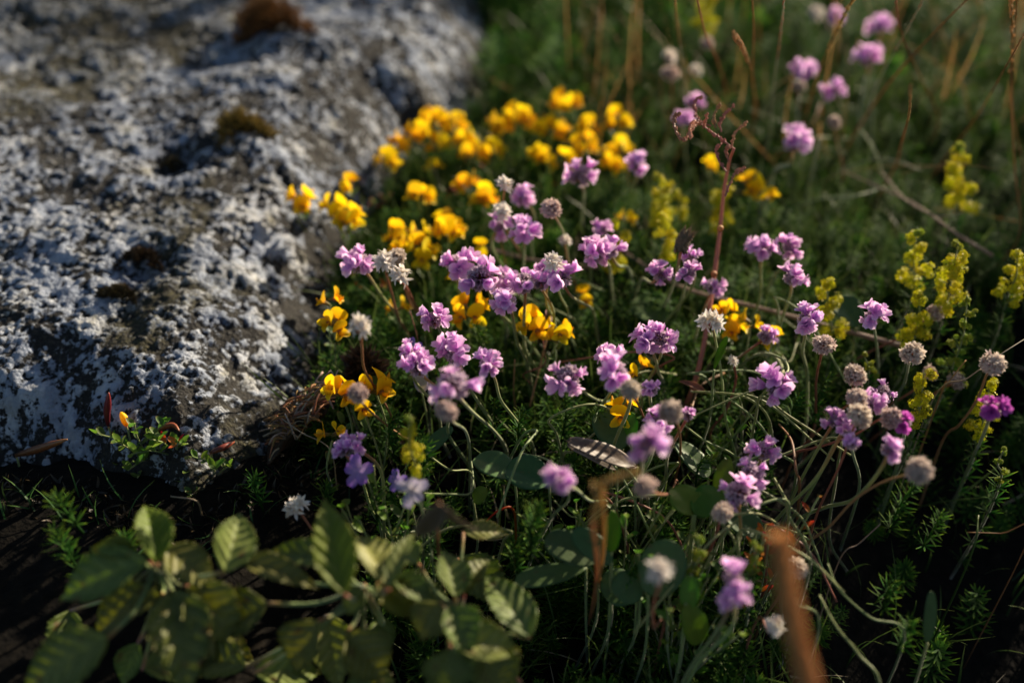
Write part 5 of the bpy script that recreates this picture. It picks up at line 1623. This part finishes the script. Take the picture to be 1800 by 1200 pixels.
def rot_mats(yaw, tilt, tdir):
    cz, sz = np.cos(yaw), np.sin(yaw)
    Z = np.zeros((len(yaw), 3, 3)); Z[:, 0, 0] = cz; Z[:, 0, 1] = -sz; Z[:, 1, 0] = sz; Z[:, 1, 1] = cz; Z[:, 2, 2] = 1
    ax = np.stack([-np.sin(tdir), np.cos(tdir), np.zeros_like(tdir)], -1)
    c, s = np.cos(tilt), np.sin(tilt)
    K = np.zeros((len(yaw), 3, 3))
    K[:, 0, 1] = -ax[:, 2]; K[:, 0, 2] = ax[:, 1]; K[:, 1, 0] = ax[:, 2]; K[:, 1, 2] = -ax[:, 0]; K[:, 2, 0] = -ax[:, 1]; K[:, 2, 1] = ax[:, 0]
    R = np.eye(3)[None] + s[:, None, None] * K + (1 - c)[:, None, None] * (K @ K)
    return R @ Z


def random_ground(n, x0, x1, y0, y1, weight=None):
    out = []
    while sum(len(o) for o in out) < n:
        x = rng.uniform(x0, x1, n * 2); y = rng.uniform(y0, y1, n * 2)
        # stay within what the picture (and a step beside it) can see
        ok = (np.abs(x) < 0.12 + y * .62) & (rock_sd(x, y) < 0.004)
        if weight is not None: ok &= rng.uniform(0, 1, n * 2) < weight(x, y)
        out.append(np.stack([x[ok], y[ok]], -1))
    p = np.concatenate(out)[:n]
    return p[:, 0], p[:, 1]


def blades(name, n, region, length, width, tilt, mat, label, cat, weight=None, segs=5, bend=.9, tmul=1.0):
    x, y = random_ground(n, *region, weight)
    z = ground_z(x, y) - .004
    V = []; F = []; T = []
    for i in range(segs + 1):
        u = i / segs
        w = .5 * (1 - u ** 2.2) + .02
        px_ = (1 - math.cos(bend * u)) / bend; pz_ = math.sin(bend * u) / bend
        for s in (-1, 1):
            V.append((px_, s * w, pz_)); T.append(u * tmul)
    for i in range(segs):
        a = i * 2
        F.append((a, a + 1, a + 3, a + 2))
    tv = np.array(V); tf = np.array(F)
    L = rng.uniform(length[0], length[1], n); Wd = rng.uniform(width[0], width[1], n)
    yaw = rng.uniform(0, 2 * PI, n); tl = np.abs(rng.normal(0, tilt, n)); td = rng.uniform(0, 2 * PI, n)
    Q = rot_mats(yaw, tl, td)
    tv2 = tv[None] * np.stack([L, Wd, L], -1)[:, None, :]
    VV = np.einsum('kij,knj->kni', Q, tv2) + np.stack([x, y, z], -1)[:, None, :]
    FF = tf[None] + (np.arange(n) * len(tv))[:, None, None]
    o = link(name, mesh_data(name, VV.reshape(-1, 3), FF.reshape(-1, 4), M[mat], {'t': np.tile(np.array(T), n)}))
    tag(o, label, cat, None, 'stuff')
    return o


def sprig_cover(name, n, region, size, label, weight=None, seed=0):
    r = random.Random(seed)
    V = []; F = []; T = []
    nw = 10
    for k in range(nw):
        zc = .1 + .9 * k / (nw - 1)
        for j in range(6):
            a = 2 * PI * j / 6 + k * .5 + r.uniform(-.2, .2)
            L = .30 * (1.05 - .5 * zc ** 3) * r.uniform(.8, 1.15)
            up = r.uniform(.15, .6)
            c, s = math.cos(a), math.sin(a)
            b = len(V)
            w = .018
            V += [(0 - s * w * .4, c * w * .4, zc), (s * w * .4, -c * w * .4, zc), (c * L * .6 + s * w, s * L * .6 - c * w, zc + L * up * .5), (c * L * .6 - s * w, s * L * .6 + c * w, zc + L * up * .5),
                  (c * L, s * L, zc + L * up)]
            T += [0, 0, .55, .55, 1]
            F += [(b, b + 1, b + 2), (b, b + 2, b + 3), (b + 3, b + 2, b + 4)]
    for a in range(3):
        b = len(V); an = a * 2.1
        V += [(math.cos(an) * .02, math.sin(an) * .02, 0), (math.cos(an + 2.1) * .02, math.sin(an + 2.1) * .02, 0), (0, 0, 1)]; T += [0, 0, .3]
        F += [(b, b + 1, b + 2)]
    x, y = random_ground(n, *region, weight)
    z = ground_z(x, y) - .004
    S = rng.uniform(size[0], size[1], n)
    Q = rot_mats(rng.uniform(0, 6.28, n), np.abs(rng.normal(0, .35, n)), rng.uniform(0, 6.28, n))
    VV, FF, TT = scatter(np.array(V), np.array(F), np.array(T), np.stack([x, y, z], -1), Q, S)
    o = link(name, mesh_data(name, VV, FF, M['needle'], {'t': TT}, smooth=False))
    tag(o, label, "ground cover", None, 'stuff')
    return o


def w_cover(x, y):
    base = 0.25 + .75 * sstep(.40, .60, fbm(x * 11, y * 11, 3, 201))
    # dark bare hollows at the near left and near right
    dark = np.maximum(sstep(.08, .20, x) * sstep(.60, .46, y), sstep(.0, -.1, x) * sstep(.50, .40, y))
    return base * (1 - .93 * dark) * (1 - .93 * sstep(-.06, -.12, x) * sstep(.46, .42, y))


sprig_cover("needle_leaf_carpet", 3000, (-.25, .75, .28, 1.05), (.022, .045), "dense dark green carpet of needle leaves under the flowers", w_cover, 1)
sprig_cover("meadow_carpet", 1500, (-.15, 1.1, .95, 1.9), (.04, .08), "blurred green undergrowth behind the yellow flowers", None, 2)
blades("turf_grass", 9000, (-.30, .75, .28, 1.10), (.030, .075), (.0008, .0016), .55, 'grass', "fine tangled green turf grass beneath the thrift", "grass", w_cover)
blades("meadow_grass", 3600, (-.1, 1.3, .90, 2.2), (.04, .11), (.0010, .0020), .45, 'grass', "long blurred green grass in the upper right background", "grass", None)
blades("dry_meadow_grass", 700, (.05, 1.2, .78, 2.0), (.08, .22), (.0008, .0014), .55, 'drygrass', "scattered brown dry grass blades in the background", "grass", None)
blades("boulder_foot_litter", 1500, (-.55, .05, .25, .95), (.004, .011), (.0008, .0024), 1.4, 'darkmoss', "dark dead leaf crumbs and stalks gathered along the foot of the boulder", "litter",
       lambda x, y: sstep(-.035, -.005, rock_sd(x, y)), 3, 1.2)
blades("boulder_foot_grass", 220, (-.55, .05, .25, .95), (.012, .03), (.0007, .0012), .7, 'grass', "short sparse grass along the foot of the boulder", "grass",
       lambda x, y: sstep(-.05, -.005, rock_sd(x, y)), 4)
blades("dead_thatch", 2500, (-.30, .70, .28, 1.10), (.015, .045), (.0008, .0018), 1.2, 'straw', "dead straw thatch lying between the green leaves", "thatch", lambda x, y: w_cover(x, y) * .5)


# ------------------------------------------------------------------ heather bushes added to cast shade, most of them out of view
HTWIG = whorl_mesh(40, 7, 0.022, 'needle', .8)
for k, (x, y, h, w, lab) in enumerate([(.60, .80, .27, .10, "unseen heather bush added at right to cast shade, farthest of three"),
                                  (.70, .62, .29, .11, "unseen heather bush added at right to cast shade, middle of three"),
                                  (.76, .42, .29, .12,  "unseen heather bush added at right to cast shade, nearest of three"),
                                  (.03, 1.24, .27, .09, "dark low bush added behind the boulder top for shade, left one of two"),
                                  (.17, 1.38, .20, .10, "dark low bush added behind the yellow flowers for shade, right one of two"),
                                  (-.12, 1.30, .34, .10, "unseen heather bush added on the far boulder crest to shade it, right one"),
                                  (-.33, 1.36, .36, .11, "unseen heather bush added on the far boulder crest to shade it, middle one"),
                                  (-.56, 1.30, .30, .09, "unseen heather bush added on the far boulder crest to shade it, left one")]):
    r = random.Random(2000 + k)
    b = Vector((x, y, max(gz(x, y), float(rock_h(np.array([x]), np.array([y]))[0][0])) - .01)); h *= .78
    T = thing("shade_bush", lab, "bush", b, "heather bushes added to cast shade")
    parts = []
    for j in range(26):
        a = r.uniform(0, 6.28); q = math.sqrt(r.random()) * w
        tip = Vector((math.cos(a) * q, math.sin(a) * q, h * (1 - .35 * (q / w) ** 2) * r.uniform(.7, 1.05)))
        P = catmull([Vector((tip.x * .2, tip.y * .2, 0)), Vector((tip.x * .7, tip.y * .7, tip.z * .5)), tip], 5)
        parts.append(tube(P, lambda u: .0016 * (1.2 - u), 5))
        V = []; 
        for i in range(24):
            p, d = path_at(P, .12 + .88 * i / 23)
            link("leaf_whorl", HTWIG, T, axis_frame(d + Vector((r.uniform(-.5, .5), r.uniform(-.5, .5), 0)), p, r.uniform(.8, 1.3), r.uniform(0, 6)))
    V, F, t = merge(parts)
    link("twigs", mesh_data("twigs", V, F, M['rust'], {'t': t}), T)


used_lab = set()
# ------------------------------------------------------------------ leafless curving scapes tangled under the flowers
for k in range(46):
    r = random.Random(3000 + k)
    px_, py_ = r.uniform(860, 1620), r.uniform(500, 960)
    if k % 5 == 0: px_, py_ = r.uniform(1200, 1600), r.uniform(180, 420)
    hgt = r.uniform(.03, .075)
    a = pt(px_, py_, hgt)
    g = Vector((a.x + r.uniform(-.03, .03), a.y + r.uniform(-.01, .04), 0)); g.z = gz(g.x, g.y) - .004
    cand = sorted((q for q in THRIFT if len(q[6].split()) <= 11 and q[6] not in used_lab), key=lambda q: (q[0] - px_) ** 2 + (q[1] - py_) ** 2)[0]
    used_lab.add(cand[6])
    T = thing("curving_scape", "pale curving stem near the " + cand[6], "stem", g, "leafless curving stems among the thrift")
    al = a - g
    sw = Vector((r.uniform(-1, 1), r.uniform(-.5, .5), 0)).normalized()
    P = [Vector((0, 0, 0)), al * .3 + sw * .010, al * .7 + sw * .004 + Vector((0, 0, .01)), al, al + sw * r.uniform(.015, .04) + Vector((0, 0, r.uniform(-.01, .006))),
         al + sw * r.uniform(.045, .07) + Vector((r.uniform(-.01, .01), -.006, -r.uniform(.01, .03)))]
    V, F, t = tube(catmull(P, 6), lambda u: r.uniform(.00085, .0009) * (1.1 - .45 * u), 6)
    link("stem", mesh_data("stem", V, F, M['stem' if k % 6 else 'stem_dry'], {'t': [q * .7 for q in t]}), T)
